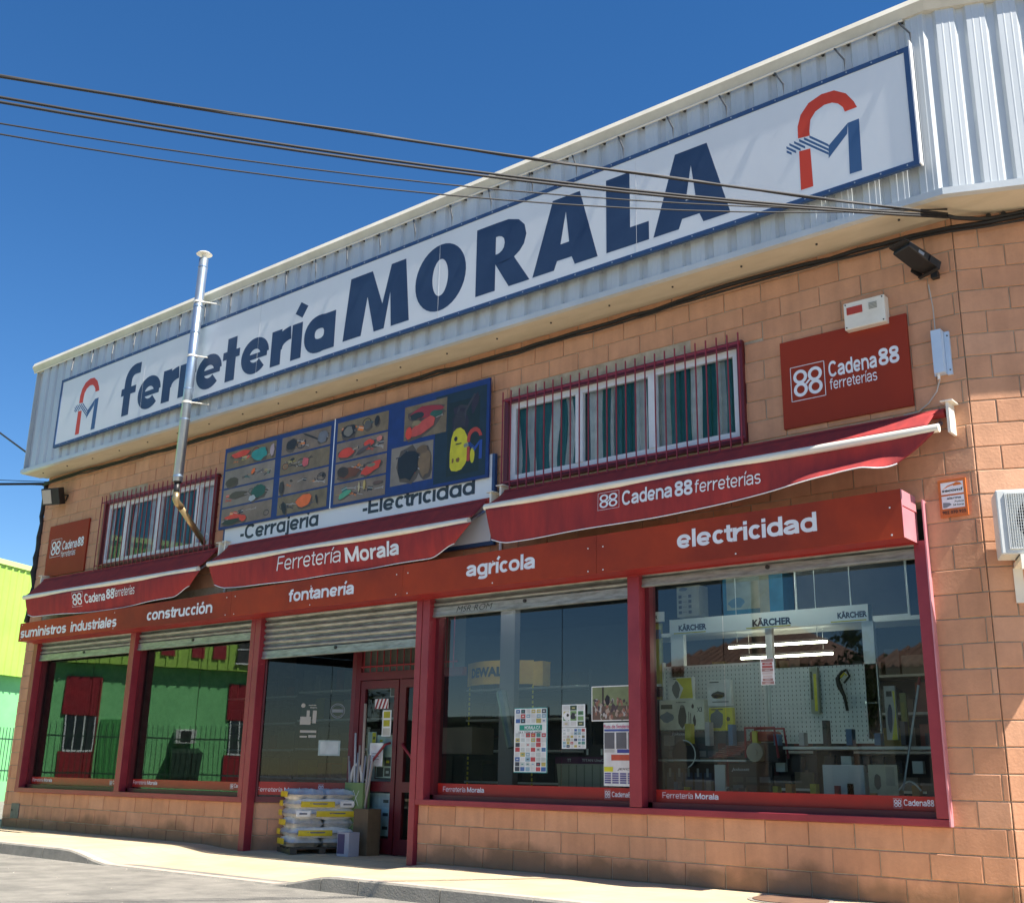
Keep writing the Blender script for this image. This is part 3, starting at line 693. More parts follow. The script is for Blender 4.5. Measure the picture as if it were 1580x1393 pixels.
logo(SG, lambda x, z: (x, z), YT, LOGR, LOGB)
logo(SG, lambda x, z: (x-12.455, z-.085), YT, LOGR, LOGB)

# ------------------------------------------------------------------ shopfront frames
FR = MB()
for (a, b, z0) in ((-14.50, -14.38, .54), (-11.695, -11.565, .60), (-8.87, -8.78, .60), (-8.775, -8.665, -.06), (-5.845, -5.755, -.03), (-5.745, -5.635, .6), (-2.955, -2.82, .66), (-.10, 0, .66)):
    FR.box(a, b, -.06, .06, z0, 2.86)
shopfront = thing('x', (0, 0, 0), None, None); bpy.data.objects.remove(shopfront)
for (a, b, z0) in ((-14.50, -14.38, .54), (-11.695, -11.565, .60), (-8.87, -8.78, .60), (-8.775, -8.665, -.06), (-5.845, -5.755, -.03), (-5.745, -5.635, .6), (-2.955, -2.82, .66), (-.10, 0, .66)):
    MB().box(a, b, -.06, .06, z0, 2.86).build('post', RED, B, bevel=.005)
MB().box(-14.50, -8.78, -.062, .05, .535, .60).build('sill_rail', RED, B, bevel=.004); MB().box(-5.75, 0, -.062, .05, .598, .655).build('sill_rail', RED, B, bevel=.004)
MB().box(.0, .012, -.07, .25, .60, 3.20).build('end_flange', SUNLIT_RED, B)
for (a, b, c) in ((-14.38, -11.70, .60), (-11.565, -8.87, .60), (-5.635, -2.96, .655), (-2.82, -.10, .655)):
    mb = MB(); mb.box(a-.02, b+.02, .05, .10, c, c+.05); mb.box(a-.02, a+.05, .05, .16, c, 2.86); mb.box(b-.03, b+.02, .05, .16, c, 2.86)
    mb.build('inner_frame', DKRED, B)
WINS = [(-14.33, -11.74, .64), (-11.51, -8.90, .64), None, (-5.58, -3.0, .70), (-2.77, -.14, .70)]
def display(a, b, z, seam, txt, T=None, y=.12, zs=(.705, .82), G=None):
    G = G or GLASS
    p = MB(T); p.open = True
    p.quad((a, y, z-.03), (seam-.003, y, z-.03), (seam-.003, y, 2.86), (a, y, 2.86))
    g = p.build('pane', G, B)
    p = MB(T); p.open = True
    p.quad((seam+.003, y+.004, z-.03), (b, y+.004, z-.03), (b, y+.004, 2.86), (seam+.003, y+.004, 2.86))
    p.build('pane', G, B)
    s = MB(T); s.open = True; s.quad((a, y-.003, zs[0]), (b, y-.003, zs[0]), (b, y-.003, zs[1]), (a, y-.003, zs[1]))
    s.build('red_window_band', mat('red_vinyl', (.42, .018, .012), (.34, .016, .012), .3), B)
    h = zs[1]-zs[0]
    h0 = zs[0]+.04
    items = [('Ferretería', txt, txt+.325, h0, h0+.038, y-.0045, dict(w=.075)), ('Morala', txt+.35, txt+.59, h0, h0+.038, y-.0045, dict(w=.13, sp=.06))]
    [letters(B, [it_], TXW, 'window_lettering', T) for it_ in items]
    m = MB(T); m.open = True; add_st(m, 'Cadena88', b-.275, b-.03, h0, h0+.036, y-.0045, w=.12, sp=.05); emblem88(m, b-.36, b-.29, zs[0]+.02, zs[1]-.02, y-.0045)
    m.build('window_emblem', TXW, B)
display(-14.33, -11.74, .64, -12.9, -14.30, zs=(.655, .765), G=GLASSM)
display(-11.51, -8.90, .64, -10.15, -11.49, zs=(.665, .775), G=GLASSM)
display(-5.58, -3.0, .70, -3.89, -5.50, zs=(.70, .825))
display(-2.77, -.14, .70, -2.008, -2.70)
# splayed entrance panel, wall under it, door
mb = MB(SP); mb.box(0, 1.24, .03, .2, -.1, .55); ew = mb.build('entrance_wall', MORTAR, B)
mb = MB(SP)
for k, (za, zb) in enumerate(((-.06, .14), (.14, .34), (.34, .54))):
    a = -.2*(k % 2)
    while a < 1.24:
        u_, v_ = max(a, 0), min(a+.4, 1.24); a += .4
        m_ = MB(SP); brick_geo(m_, 0, 0, 0, 0) if False else None
        q = MB(); brick_geo(q, u_+.004, v_-.004, za+.004, zb-.004, 0, lambda x, y, z: SP(x, y+.024, z)); q.build('brick', BRICK, ew)
mb = MB(SP); mb.box(0, 1.24, -.02, .06, .54, .61).box(1.17, 1.24, -.02, .08, .61, 2.86).box(0, .05, -.02, .06, .61, 2.86); mb.build('entrance_frame', DKRED, B)
display(.05, 1.17, .62, .9, .03, T=SP, y=.03, zs=(.63, .79), G=GLASSE)
DY = .86
D = MB(); D.box(-7.75, -7.66, DY-.04, DY+.04, -.03, 2.86).box(-7.66, -5.9, DY-.04, DY+.04, 2.06, 2.16).box(-6.96, -6.93, DY-.02, DY+.04, -.03, 2.06)
D.build('door_frame', DKRED, B)
mb = MB()
for k in range(14): mb.tube([(-7.62+.12*k, DY-.03, 2.16), (-7.62+.12*k, DY-.03, 2.86)], .008, 6)
mb.box(-7.66, -6.0, DY-.04, DY-.02, 2.22, 2.24); mb.build('transom_bars', RED, B)
MB().quad((-7.66, DY, 2.16), (-5.9, DY, 2.16), (-5.9, DY, 2.86), (-7.66, DY, 2.86)).build('transom_pane', mat('frosted_transom', (.09, .10, .09), None, .3), B)
for (a, b) in ((-7.65, -6.97), (-6.92, -6.24)):
    d = MB(); d.box(a, a+.08, DY-.03, DY+.02, -.02, 2.05).box(b-.07, b, DY-.03, DY+.02, -.02, 2.05).box(a+.08, b-.07, DY-.03, DY+.02, -.02, .16).box(a+.08, b-.07, DY-.03, DY+.02, 1.95, 2.05).box(a+.08, b-.07, DY-.03, DY+.02, .70, .82)
    dd = d.build('door', DKRED, B)
    g = MB(); g.open = True; g.quad((a+.08, DY, .82), (b-.07, DY, .82), (b-.07, DY, 1.95), (a+.08, DY, 1.95)); g.quad((a+.08, DY, .16), (b-.07, DY, .16), (b-.07, DY, .70), (a+.08, DY, .70))
    g.build('door_glass', GLASSW, dd)
    s = 1 if a < -7.2 else -1; hx = b-.1 if s > 0 else a+.1
    MB().tube([(hx, DY-.03, 1.28), (hx-.02*s, DY-.10, 1.26), (hx-.28*s, DY-.10, 1.02), (hx-.30*s, DY-.10, .95), (hx-.30*s, DY-.10, .05)], .016, 8).build('handle', RED, dd, smooth=True)
# roller shutters
def shutter(a, b, zb, zt, bar):
    base = MB(); base.box(a, b, .0, .035, zb, zb+bar).box(a, b, -.012, .0, zb+.004, zb+.022)
    sh = base.build('roller_shutter', SHUT, B)
    z = zb+bar+.006; ph = .078
    while z < zt:
        s = MB(); s.open = True; pr_ = []
        for k in range(7):
            t = k/6; pr_.append((.03-.028*math.sin(math.pi*t), z+t*ph*.86))
        pr_.append((.034, z+ph*.9)); pr_.append((.034, z+ph))
        s.extr(pr_, a, b); s.build('slat', SHUT, sh, smooth=False); z += ph
    MB().tube([((a+b)/2, -.015, zb+bar*.75), ((a+b)/2, .0, zb+bar*.75)], .02, 10).build('lock', BLACK, sh)
shutter(-14.38, -11.70, 2.555, 2.84, .10); shutter(-11.565, -8.87, 2.575, 2.84, .10); shutter(-8.665, -5.845, 2.31, 2.84, .10)
shutter(-5.635, -2.96, 2.63, 2.84, .11); shutter(-2.82, -.10, 2.725, 2.84, .085)
sc = MB(); sc.open = True; add_text(sc, 'MSR ROM', -5.28, -4.75, 2.665, 2.73, -.002, off=-.01, shear=.3)
sc.build('graffiti', BLACK, B)

# fascia box
FB = thing('fascia_sign', (-7.2, -.2, 2.83), 'long rust red fascia box with white trade names above the display windows', 'sign')
fx0, fx1 = -14.47, -.065
secs = [(-14.47, -8.95), (-8.95, -5.80), (-5.80, -3.12), (-3.12, -.065)]
for i, (a, b) in enumerate(secs):
    zl = lambda x: 2.835 + .0 * x
    ft = lambda x: 3.130 + (x+14.47)/14.4*.118
    mb = MB(); mb.prism([(a, 2.84), (b-.004, 2.84), (b-.004, ft(b)), (a, ft(a))], -.35, -.338)
    mb.build('fascia_panel', BOXRED, FB)
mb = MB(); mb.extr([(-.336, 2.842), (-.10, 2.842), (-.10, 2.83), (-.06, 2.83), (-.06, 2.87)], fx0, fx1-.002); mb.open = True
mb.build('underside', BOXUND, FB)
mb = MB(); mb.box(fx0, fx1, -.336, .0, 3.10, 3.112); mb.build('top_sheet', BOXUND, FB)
mb = MB(); mb.prism([(0, 0)]*0 or [(fx1-.003, 2.842), (fx1, 2.842), (fx1, 3.245), (fx1-.003, 3.245)], -.349, -.02); mb.build('end_sheet', SUNLIT_RED, FB)
mb = MB(); mb.box(fx0, fx0+.003, -.349, -.02, 2.842, 3.128); mb.build('end_sheet', RED, FB)
mb = MB()
for a, b in secs:
    for q in (a+.08, (a+b)/2, b-.1):
        for z in (2.87, 3.10): mb.tube([(q, -.352, z), (q, -.356, z)], .008, 6)
mb.build('screws', WHITE, FB, kind='stuff')
YF = -.3504
for wd, a, b, z0, z1 in (('suministros', -14.42, -13.03, 2.895, 3.008), ('industriales', -12.90, -11.64, 2.895, 3.008), ('construcción', -10.87, -9.35, 2.925, 3.038), ('fontanería', -7.79, -6.61, 2.94, 3.052), ('agrícola', -4.84, -3.895, 2.972, 3.092), ('electricidad', -2.20, -.81, 2.985, 3.11)):
    letters(FB, [(wd, a, b, z0, z1, YF, dict(w=.142, sp=.045))], TXW, 'trade_name')

# ------------------------------------------------------------------ upper windows
def upper_window(x0, x1, z0, z1, mull, grid0, gridn, curt, lab):
    W_ = MB(); t = .06
    W_.box(x0, x1, -.05, .06, z0, z0+t).box(x0, x1, -.05, .06, z1-t, z1).box(x0, x0+t, -.05, .06, z0+t, z1-t).box(x1-t, x1, -.05, .06, z0+t, z1-t)
    wf = W_.build('upper_window', DKRED, B)
    a, b, c, d = x0+t, x1-t, z0+t+.02, z1-t-.01
    p = MB(); s = .07
    p.box(a, b, .0, .05, c-.02, c+s-.02).box(a, b, .0, .05, d-s+.01, d+.01).box(a, a+s, .0, .05, c+s-.02, d-s+.01).box(b-s, b, .0, .05, c+s-.02, d-s+.01)
    for m_ in mull: p.box(m_-.048, m_+.048, -.012, .045, c+s-.02, d-s+.01)
    p.build('sash', PVC, wf)
    MB().quad((a, .03, c), (b, .03, c), (b, .03, d), (a, .03, d)).build('window_pane', GLASSW, wf)
    # striped curtain with folds
    q = MB(); q.open = True; random.seed(int(abs(x0)*10)); cols = [(.02, .15, .13), (.80, .80, .76), (.02, .15, .12), (.66, .67, .63), (.05, .20, .18)]
    n = int((b-a)/.035); ca = cols[0]; k = 0; run = 0; ci = 0
    xs = [a+(b-a)*i/n for i in range(n+1)]
    for i in range(n):
        if run <= 0: ci = (ci+1) % 5; run = random.choice((3, 4)) if ci % 2 == 0 else random.choice((2, 3, 4))
        run -= 1; cc = cols[ci]
        if curt == 'L' and xs[i] > -10.42: cc = (.80, .82, .83)
        q.C = cc; M = 5
        for j in range(M):
            f = lambda x, t_: (x + .025*math.sin(t_*5+x*7)*(1 if x < (a+.85) else .25), .085 + .022*math.sin(x*60+.5*t_), c+(d-c)*t_)
            q.quad(f(xs[i], j/M), f(xs[i+1], j/M), f(xs[i+1], (j+1)/M), f(xs[i], (j+1)/M))
    q.build('striped_curtain', PRINT, wf)
    G = thing('window_grille', ((x0+x1)/2, -.12, z0-.05), lab, 'window grille')
    for k in range(gridn):
        xx = grid0 + .1185*k
        MB().box(xx-.0055, xx+.0055, -.125, -.114, z0-.10+random.uniform(-.006, .006), z1+.055).build('bar', RED, G)
    e = grid0+.1185*(gridn-1)
    MB().box(grid0-.02, e+.02, -.112, -.106, z1-.055, z1-.035).build('crossbar', RED, G)
    MB().box(grid0-.02, e+.02, -.112, -.106, z0+.02, z0+.04).build('crossbar', RED, G)
    m = MB()
    for xx in (grid0+.02, e-.02):
        for zz in (z1-.045, z0+.03): m.tube([(xx, -.108, zz), (xx, -.0, zz)], .008, 6)
    m.build('anchors', RED, G)
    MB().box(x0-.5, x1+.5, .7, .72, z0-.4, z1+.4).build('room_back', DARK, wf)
upper_window(-12.90, -9.93, 3.915, 5.0, (-12.28, -11.40, -10.42), -12.855, 26, 'L', 'crimson bar grille over the left upper window behind the flue pipe')
upper_window(-4.60, -1.60, 4.0, 5.035, (-3.58, -2.655), -4.565, 26, 'R', 'crimson bar grille over the right upper window above the widest awning')

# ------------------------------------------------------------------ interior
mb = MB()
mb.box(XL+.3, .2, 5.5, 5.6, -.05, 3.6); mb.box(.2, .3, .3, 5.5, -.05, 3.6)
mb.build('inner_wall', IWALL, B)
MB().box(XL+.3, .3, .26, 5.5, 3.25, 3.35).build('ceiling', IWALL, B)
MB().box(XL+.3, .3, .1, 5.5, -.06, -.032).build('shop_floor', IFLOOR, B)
MB().box(-5.78, -5.72, .1, .95, -.03, .62).build('entrance_side_wall', IWALL, B)
MB().box(-5.55, -5.33, 1.1, 1.2, -.03, 3.25).build('column', mat('grey_column', (.13, .12, .13)), B)

# ------------------------------------------------------------------ awnings
def awning(x0, x1, zroll, zbar, mid_sag, name_l, right_open=False, textf=None):
    A_ = thing('awning', ((x0+x1)/2, 0, zbar), name_l, 'awning', 'folded maroon awnings over the shopfront')
    YB = -.375
    f = MB(); f.open = True; nx = 60; rows = []
    def top(x, t): # from roll to bar
        return (x, -.10 + (YB+.10)*t, zroll + (zbar+.035-zroll)*t - .012*math.sin(math.pi*t))
    for i in range(nx+1):
        x = x0 + .06 + (x1-x0-.12)*i/nx
        if right_open: x = min(x, x1-.10)
        rows.append(f.pts([top(x, t/4) for t in range(5)]))
    for i in range(nx):
        for k in range(4): f.fa([rows[i]+k, rows[i+1]+k, rows[i+1]+k+1, rows[i]+k+1])
    o = f.build('awning_cloth', AWN, A_, smooth=True); sol = o.modifiers.new('s', 'SOLIDIFY'); sol.thickness = .003
    v = MB(); v.open = True; rows = []; H0 = .385 if right_open else .30; NV = 10
    def val(x, t):
        e = min(.35+(x-x0)/.5, (.45+(x1-x)/.6) if right_open else (x1-x)/.6, 1); e = max(e, 0)
        h = H0*((.78+.22*smooth01(e)) if x < (x0+x1)/2 or right_open else (.62+.38*smooth01(e))) + mid_sag*math.sin(math.pi*(x-x0)/(x1-x0))
        if right_open: h -= .14*smooth01((x-(x1-2.8))/1.8) - .03*smooth01((x-(x1-.5))/.4)
        xi = x
        if x-x0 < .35: xi = x + .10*t*(1-(x-x0)/.35)
        if x1-x < .9: xi = x - (.33 if right_open else .30)*t**1.1*(1-(x1-x)/.9)
        y = YB-.012 - .02*math.sin(x*2.3+t) - .012*math.sin(x*5.1)*t + (.05*t*t if not right_open else .0)
        if right_open and x > x1-1.6:
            q = smooth01((x-(x1-1.6))/1.0); y -= .17*q*t*t*t*(1-smooth01((x-(x1-.45))/.45)) - .02*q*math.sin(3*t)
        z = zbar-.03 - h*t + (.012*math.sin(x*1.7)*t)
        return (xi, y, z)
    nv = 90
    for i in range(nv+1):
        x = x0+.03+(x1-x0-.06)*i/nv; rows.append(v.pts([val(x, k/NV) for k in range(NV+1)]))
    for i in range(nv):
        for k in range(NV): v.fa([rows[i]+k, rows[i]+k+1, rows[i+1]+k+1, rows[i+1]+k])
    o = v.build('valance', AWN, A_, smooth=True); sol = o.modifiers.new('s', 'SOLIDIFY'); sol.thickness = .003
    hm = MB(); P = []
    for i in range(nv+1):
        x = x0+.03+(x1-x0-.06)*i/nv; p = val(x, 1.0); P.append((p[0], p[1]-.003, p[2]))
    hm.tube(P, .0055, 5); hm.build('white_hem', TXW, A_)
    # front bar, roller and end brackets
    MB().tube([(x0, YB, zbar), (x1-(.10 if not right_open else .0), YB, zbar)], .036, 14).build('front_bar', CREAM, A_, smooth=False)
    MB().tube([(x0+.05, -.085, zroll-.03), (x1-.03, -.085, zroll-.03)], .04, 12).build('roller', AWN, A_)
    for xx in (x0+.02, x1+.01):
        m = MB(); m.prism([(0, 0)]*0 or [(xx-.012, zroll-.22), (xx+.012, zroll-.22), (xx+.012, zroll+.045), (xx-.012, zroll+.045)], -.15, -.0)
        m.box(xx-.05, xx+.05, -.17, 0, zroll+.045, zroll+.055)
        m.build('bracket', CREAM, A_)
    MB().tube([(x1-.08, -.05, zroll-.1), (x1-.25, -.32, zbar-.02)], .018, 8).build('folding_arm', GALV, A_); MB().tube([(x0+.1, -.05, zroll-.1), (x0+.3, -.32, zbar-.02)], .018, 8).build('folding_arm', GALV, A_)
    # lettering follows the cloth
    if textf:
        t = MB(); t.open = True
        yf = lambda X, Z: val(X, max(0, min(1, (zbar-.03-Z)/H0)))[1]-.010
        textf(t, yf); t.build('lettering', TXW, A_)
    return A_
def emb(t, x0, x1, z0, z1, yf):
    m = MB(); m.open = True; emblem88(m, x0, x1, z0, z1, 0)
    i = t.pts([(p[0], yf(p[0], p[2]), p[2]) for p in m.v])
    for f in m.f: t.fa([i+k for k in f])
def t1(t, yf):
    emb(t, -12.89, -12.60, 3.27, 3.49, yf)
    add_st(t, 'Cadena', -12.55, -12.0, 3.305, 3.405, 0, w=.13, sp=.05, yf=yf); add_st(t, '88', -11.97, -11.76, 3.32, 3.425, 0, w=.14, sp=.03, yf=yf); add_st(t, 'ferreterías', -11.78, -11.22, 3.335, 3.43, 0, w=.085, shear=.15, yf=yf)
def t2(t, yf):
    add_st(t, 'Ferretería', -8.02, -6.84, 3.345, 3.475, 0, w=.075, shear=.22, yf=yf); add_st(t, 'Morala', -6.78, -5.86, 3.325, 3.455, 0, w=.14, shear=.03, sp=.06, yf=yf)
def t3(t, yf):
    emb(t, -3.075, -2.815, 3.458, 3.635, yf)
    add_st(t, 'Cadena', -2.78, -2.20, 3.47, 3.575, 0, w=.13, sp=.05, yf=yf); add_st(t, '88', -2.17, -1.98, 3.467, 3.572, 0, w=.14, sp=.03, yf=yf); add_st(t, 'ferreterías', -1.955, -1.30, 3.475, 3.565, 0, w=.085, shear=.1, yf=yf)
awning(-14.42, -9.62, 3.88, 3.545, .04, 'maroon awning with boxed emblem lettering below the left upper window', textf=t1)
awning(-9.50, -4.70, 3.885, 3.585, .05, 'maroon awning lettered with the shop name under the photo banner', textf=t2)
awning(-4.57, .30, 3.94, 3.70, .0, 'maroon awning with one sunlit end below the right upper window', True, textf=t3)

# ------------------------------------------------------------------ boards on the wall
def wallplate(x0, x1, z0, z1, lab, e, t1_, t2_):
    w_ = thing('wall_sign', ((x0+x1)/2, -.02, z0), lab, 'sign', 'square red emblem signs on the brick wall')
    MB().box(x0, x1, -.035, -.006, z0, z1).build('board', PLATE, w_)
    m = MB(); m.open = True; emblem88(m, e[0], e[1], e[2], e[3], -.037)
    add_st(m, 'Cadena', *t1_[0], -.037, w=.13, sp=.06); add_st(m, '88', *t1_[1], -.037, w=.14, sp=.04); add_st(m, 'ferreterías', *t2_, -.037, w=.085); m.build('lettering', TXW, w_)
wallplate(-1.212, -.003, 4.05, 4.905, 'red square emblem sign below the cream alarm box near the right corner', (-1.12, -.782, 4.297, 4.636), ((-.745, -.295, 4.463, 4.573), (-.275, -.09, 4.468, 4.583)), (-.74, -.300, 4.343, 4.42))
wallplate(-14.535, -13.32, 3.93, 4.79, 'red square emblem sign beside the left upper window under the floodlight', (-14.43, -14.10, 4.25, 4.55), ((-14.06, -13.61, 4.343, 4.453), (-13.59, -13.41, 4.348, 4.46)), (-14.07, -13.63, 4.223, 4.30))

BN = thing('photo_banner', (-7.2, -.1, 4.12), 'dark blue banner of product photographs between the two upper windows', 'banner')
BLUE = (.008, .035, .17)
mb = MB(); mb.box(-9.70, -7.395, -.125, -.10, 4.125, 5.30).box(-7.385, -4.76, -.125, -.10, 4.125, 5.31); mb.C = BLUE; mb.c = [BLUE]*len(mb.f)
mb.build('blue_board', PRINT, BN)
MB().box(-7.398, -7.382, -.128, -.098, 4.12, 5.312).build('joint_strip', PVC, BN)
def pq(mb, x0, x1, z0, z1, y, c): mb.C = c; mb.quad((x0, y, z0), (x1, y, z0), (x1, y, z1), (x0, y, z1))
def blob(mb, cx, cz, rx, rz, y, c, n=12, rot=0., jag=.15):
    mb.C = c; P = []
    for k in range(n):
        a = 2*math.pi*k/n; r = 1+random.uniform(-jag, jag); x_, z_ = rx*r*math.cos(a), rz*r*math.sin(a)
        P.append((cx+x_*math.cos(rot)-z_*math.sin(rot), y, cz+x_*math.sin(rot)+z_*math.cos(rot)))
    i = mb.pts(P); mb.fa([i+k for k in range(n)])
random.seed(5)
TAUPE = [(.17, .13, .10), (.21, .17, .13), (.14, .11, .085), (.19, .155, .12)]
def photo_mat(name, sc, cols_):
    m = bpy.data.materials.new(name); m.use_nodes = True; n = m.node_tree; b = n.nodes['Principled BSDF']; geo = n.nodes.new('ShaderNodeNewGeometry')
    t0 = n.nodes.new('ShaderNodeTexNoise'); t0.inputs['Scale'].default_value = sc*.7; n.links.new(geo.outputs['Position'], t0.inputs['Vector'])
    mx = n.nodes.new('ShaderNodeVectorMath'); mx.operation = 'MULTIPLY_ADD'; mx.inputs[1].default_value = (.25, .25, .25); n.links.new(t0.outputs['Color'], mx.inputs[0]); n.links.new(geo.outputs['Position'], mx.inputs[2])
    t = n.nodes.new('ShaderNodeTexVoronoi'); t.inputs['Scale'].default_value = sc; n.links.new(mx.outputs[0], t.inputs['Vector'])
    t2 = n.nodes.new('ShaderNodeTexNoise'); t2.inputs['Scale'].default_value = sc*1.6; t2.inputs['Detail'].default_value = 9; n.links.new(mx.outputs[0], t2.inputs['Vector'])
    sp = n.nodes.new('ShaderNodeSeparateColor'); n.links.new(t.outputs['Color'], sp.inputs[0])
    a = n.nodes.new('ShaderNodeMath'); a.operation = 'MULTIPLY_ADD'; a.inputs[1].default_value = .45; n.links.new(sp.outputs[0], a.inputs[0]); n.links.new(t2.outputs[0], a.inputs[2])
    cr = n.nodes.new('ShaderNodeValToRGB'); e = cr.color_ramp.elements; e[0].position = .45; e[0].color = lin(cols_[0]); e[1].position = 1.0; e[1].color = lin(cols_[-1])
    for k in range(1, len(cols_)-1): q = e.new(.45+.5*k/(len(cols_)-1)); q.color = lin(cols_[k])
    n.links.new(a.outputs[0], cr.inputs[0]); n.links.new(cr.outputs[0], b.inputs['Base Color']); b.inputs['Roughness'].default_value = .45; return m
PHM = [mat('photo_floor_a', (.27, .20, .145), (.15, .11, .08), .45, scale=4, lo=.3, hi=.7), mat('photo_floor_b', (.30, .25, .20), (.18, .15, .12), .45, scale=3, lo=.3, hi=.7), mat('photo_floor_c', (.24, .18, .10), (.14, .10, .055), .45, scale=6, lo=.3, hi=.7)]
def strokeq(m, P, w, y, c):
    m.C = c
    for k in range(len(P)-1):
        dx, dz = P[k+1][0]-P[k][0], P[k+1][1]-P[k][1]; l = math.hypot(dx, dz) or 1; nx, nz = -dz/l*w/2, dx/l*w/2
        m.quad((P[k][0]-nx, y, P[k][1]-nz), (P[k+1][0]-nx, y, P[k+1][1]-nz), (P[k+1][0]+nx, y, P[k+1][1]+nz), (P[k][0]+nx, y, P[k][1]+nz))
def tool(m, cx, cz, s_, a, kind, y, c):
    ca, sa = math.cos(a), math.sin(a); f = lambda x, z: (cx+(x*ca-z*sa)*s_*1.3, cz+(x*sa+z*ca)*s_*.85)
    dk = (.03, .025, .03); sh_ = (.10, .075, .055)
    if kind == 0: # pliers
        strokeq(m, [f(-.9, -.25), f(0, 0), f(.7, .22)], .13*s_, y, c); strokeq(m, [f(-.9, .25), f(0, 0), f(.7, -.22)], .13*s_, y-.0001, c if s_ > .05 else dk); blob(m, *f(.1, 0), .12*s_, .12*s_, y-.0002, dk, 8)
    elif kind == 1: # hammer
        strokeq(m, [f(-1, 0), f(.6, 0)], .13*s_, y, (.40, .24, .10)); strokeq(m, [f(.6, -.42), f(.6, .42)], .26*s_, y-.0001, dk)
    elif kind == 2: # coil of hose
        P = [f(.8*math.cos(t*.35), .8*math.sin(t*.35)) for t in range(19)]; strokeq(m, P, .16*s_, y, dk); P = [f(.6*math.cos(t*.35)+.1, .6*math.sin(t*.35)) for t in range(19)]; strokeq(m, P, .07*s_, y-.0001, c)
    elif kind == 3: # screwdriver
        strokeq(m, [f(-.9, 0), f(-.2, 0)], .24*s_, y, c); strokeq(m, [f(-.2, 0), f(.9, 0)], .07*s_, y-.0001, (.45, .42, .40))
    elif kind == 4: # spanner
        strokeq(m, [f(-.8, 0), f(.7, 0)], .14*s_, y, (.42, .39, .36)); ring(m, *f(.85, 0), .10*s_, .24*s_, y-.0001, 9, .7, 5.6)
    elif kind == 5: # box or tin
        P = [f(-.5, -.4), f(.5, -.4), f(.5, .4), f(-.5, .4)]; m.C = c; i = m.pts([(p[0], y, p[1]) for p in P]); m.fa([i, i+1, i+2, i+3]); strokeq(m, [f(-.5, .1), f(.5, .1)], .12*s_, y-.0001, (.55, .50, .42))
def tile(x0, x1, z0, z1, shapes):
    q_ = MB(); q_.open = True; q_.quad((x0, -.127, z0), (x1, -.127, z0), (x1, -.127, z1), (x0, -.127, z1)); ph_ = q_.build('photograph', random.choice(PHM), BN)
    m = MB(); m.open = True; W_, H_ = x1-x0, z1-z0
    for si_, s2 in enumerate(shapes): m.C = (.08, .06, .045); blob(m, x0+s2[0]*W_+.012, z0+s2[1]*H_-.012, s2[2]*W_, s2[3]*H_, -.1272-.00003*si_, (.10, .075, .055), 14, s2[5] if len(s2) > 5 else 0)
    for k in range(9):
        c = random.choice([(.66, .06, .03), (.03, .03, .035), (.05, .05, .06), (.75, .20, .03), (.04, .18, .16), (.10, .10, .12), (.45, .36, .10)])
        s_ = random.uniform(.045, .085); cx = random.uniform(x0+.1+.0*W_, x1-.1); cz = random.uniform(z0+.075, z1-.075); a = random.uniform(-.5, .5)
        tool(m, cx+.008, cz-.008, s_, a, 9, -.1276, c); tool(m, cx, cz, s_, a, random.choice((0, 0, 1, 2, 3, 4, 4, 5)), -.1276-.0003*k, c)
    for si, s in enumerate(shapes): blob(m, x0+s[0]*W_, z0+s[1]*H_, s[2]*W_*.85, s[3]*H_*.85, -.1306-.0004*si, s[4], 14, s[5] if len(s) > 5 else 0)
    m.build('pictured_tools', PRINT, ph_)
R_, T_, OR, BK, PK = (.66, .06, .03), (.03, .28, .26), (.85, .16, .03), (.02, .018, .02), (.55, .10, .11)
cols = [(-9.655, -8.56), (-8.44, -7.46), (-7.33, -6.40)]
sh = [[[(.3, .72, .22, .22, R_), (.68, .45, .18, .42, T_), (.93, .5, .05, .4, (.45, .35, .38))], [(.58, .65, .05, .14, OR, .7), (.15, .3, .13, .3, (.08, .06, .03))], [(.72, .5, .17, .42, (.02, .10, .07)), (.6, .2, .08, .2, (.45, .5, .5)), (.3, .6, .2, .2, (.10, .08, .05))], [(.25, .45, .22, .16, R_), (.45, .28, .08, .22, R_), (.2, .2, .2, .18, (.03, .05, .03))]],
      [[(.2, .5, .13, .35, BK), (.84, .5, .12, .38, (.16, .17, .2)), (.6, .7, .2, .05, BK, -.4)], [(.52, .45, .08, .28, PK), (.25, .75, .05, .1, BK)], [(.25, .7, .03, .05, BK), (.9, .6, .03, .12, BK), (.06, .4, .06, .4, (.04, .035, .03))], [(.55, .55, .18, .40, OR), (.14, .35, .05, .42, BK, .4), (.8, .5, .02, .3, BK, .3)]],
      [[(.22, .42, .17, .42, BK), (.22, .42, .11, .30, (.20, .18, .15)), (.78, .6, .05, .3, BK), (.6, .5, .09, .28, (.12, .11, .10))], [(.2, .4, .18, .3, R_), (.65, .65, .12, .2, R_), (.55, .4, .18, .12, (.10, .08, .08), .3), (.85, .75, .06, .18, (.6, .2, .15))], [(.28, .4, .26, .33, (.16, .05, .02)), (.16, .5, .13, .35, (.05, .03, .02)), (.72, .42, .22, .3, R_, .3), (.72, .55, .09, .12, (.2, .2, .12))], [(.22, .42, .15, .18, (.10, .38, .22), .3), (.6, .7, .03, .3, (.5, .36, .12)), (.5, .65, .02, .3, (.55, .45, .25)), (.85, .7, .1, .1, (.14, .08, .06))]]]
for ci, (a, b) in enumerate(cols):
    for r in range(4):
        z1 = 5.235-.275*r; tile(a, b, z1-.25, z1, sh[ci][r])
tile(-6.12, -5.42, 4.78, 5.21, [(.5, .72, .46, .22, (.32, .03, .04)), (.3, .66, .2, .12, (.02, .03, .03)), (.75, .6, .17, .12, (.03, .10, .07)), (.45, .3, .40, .22, (.55, .08, .06), .35), (.3, .45, .12, .1, (.25, .20, .10)), (.12, .2, .1, .22, R_)])
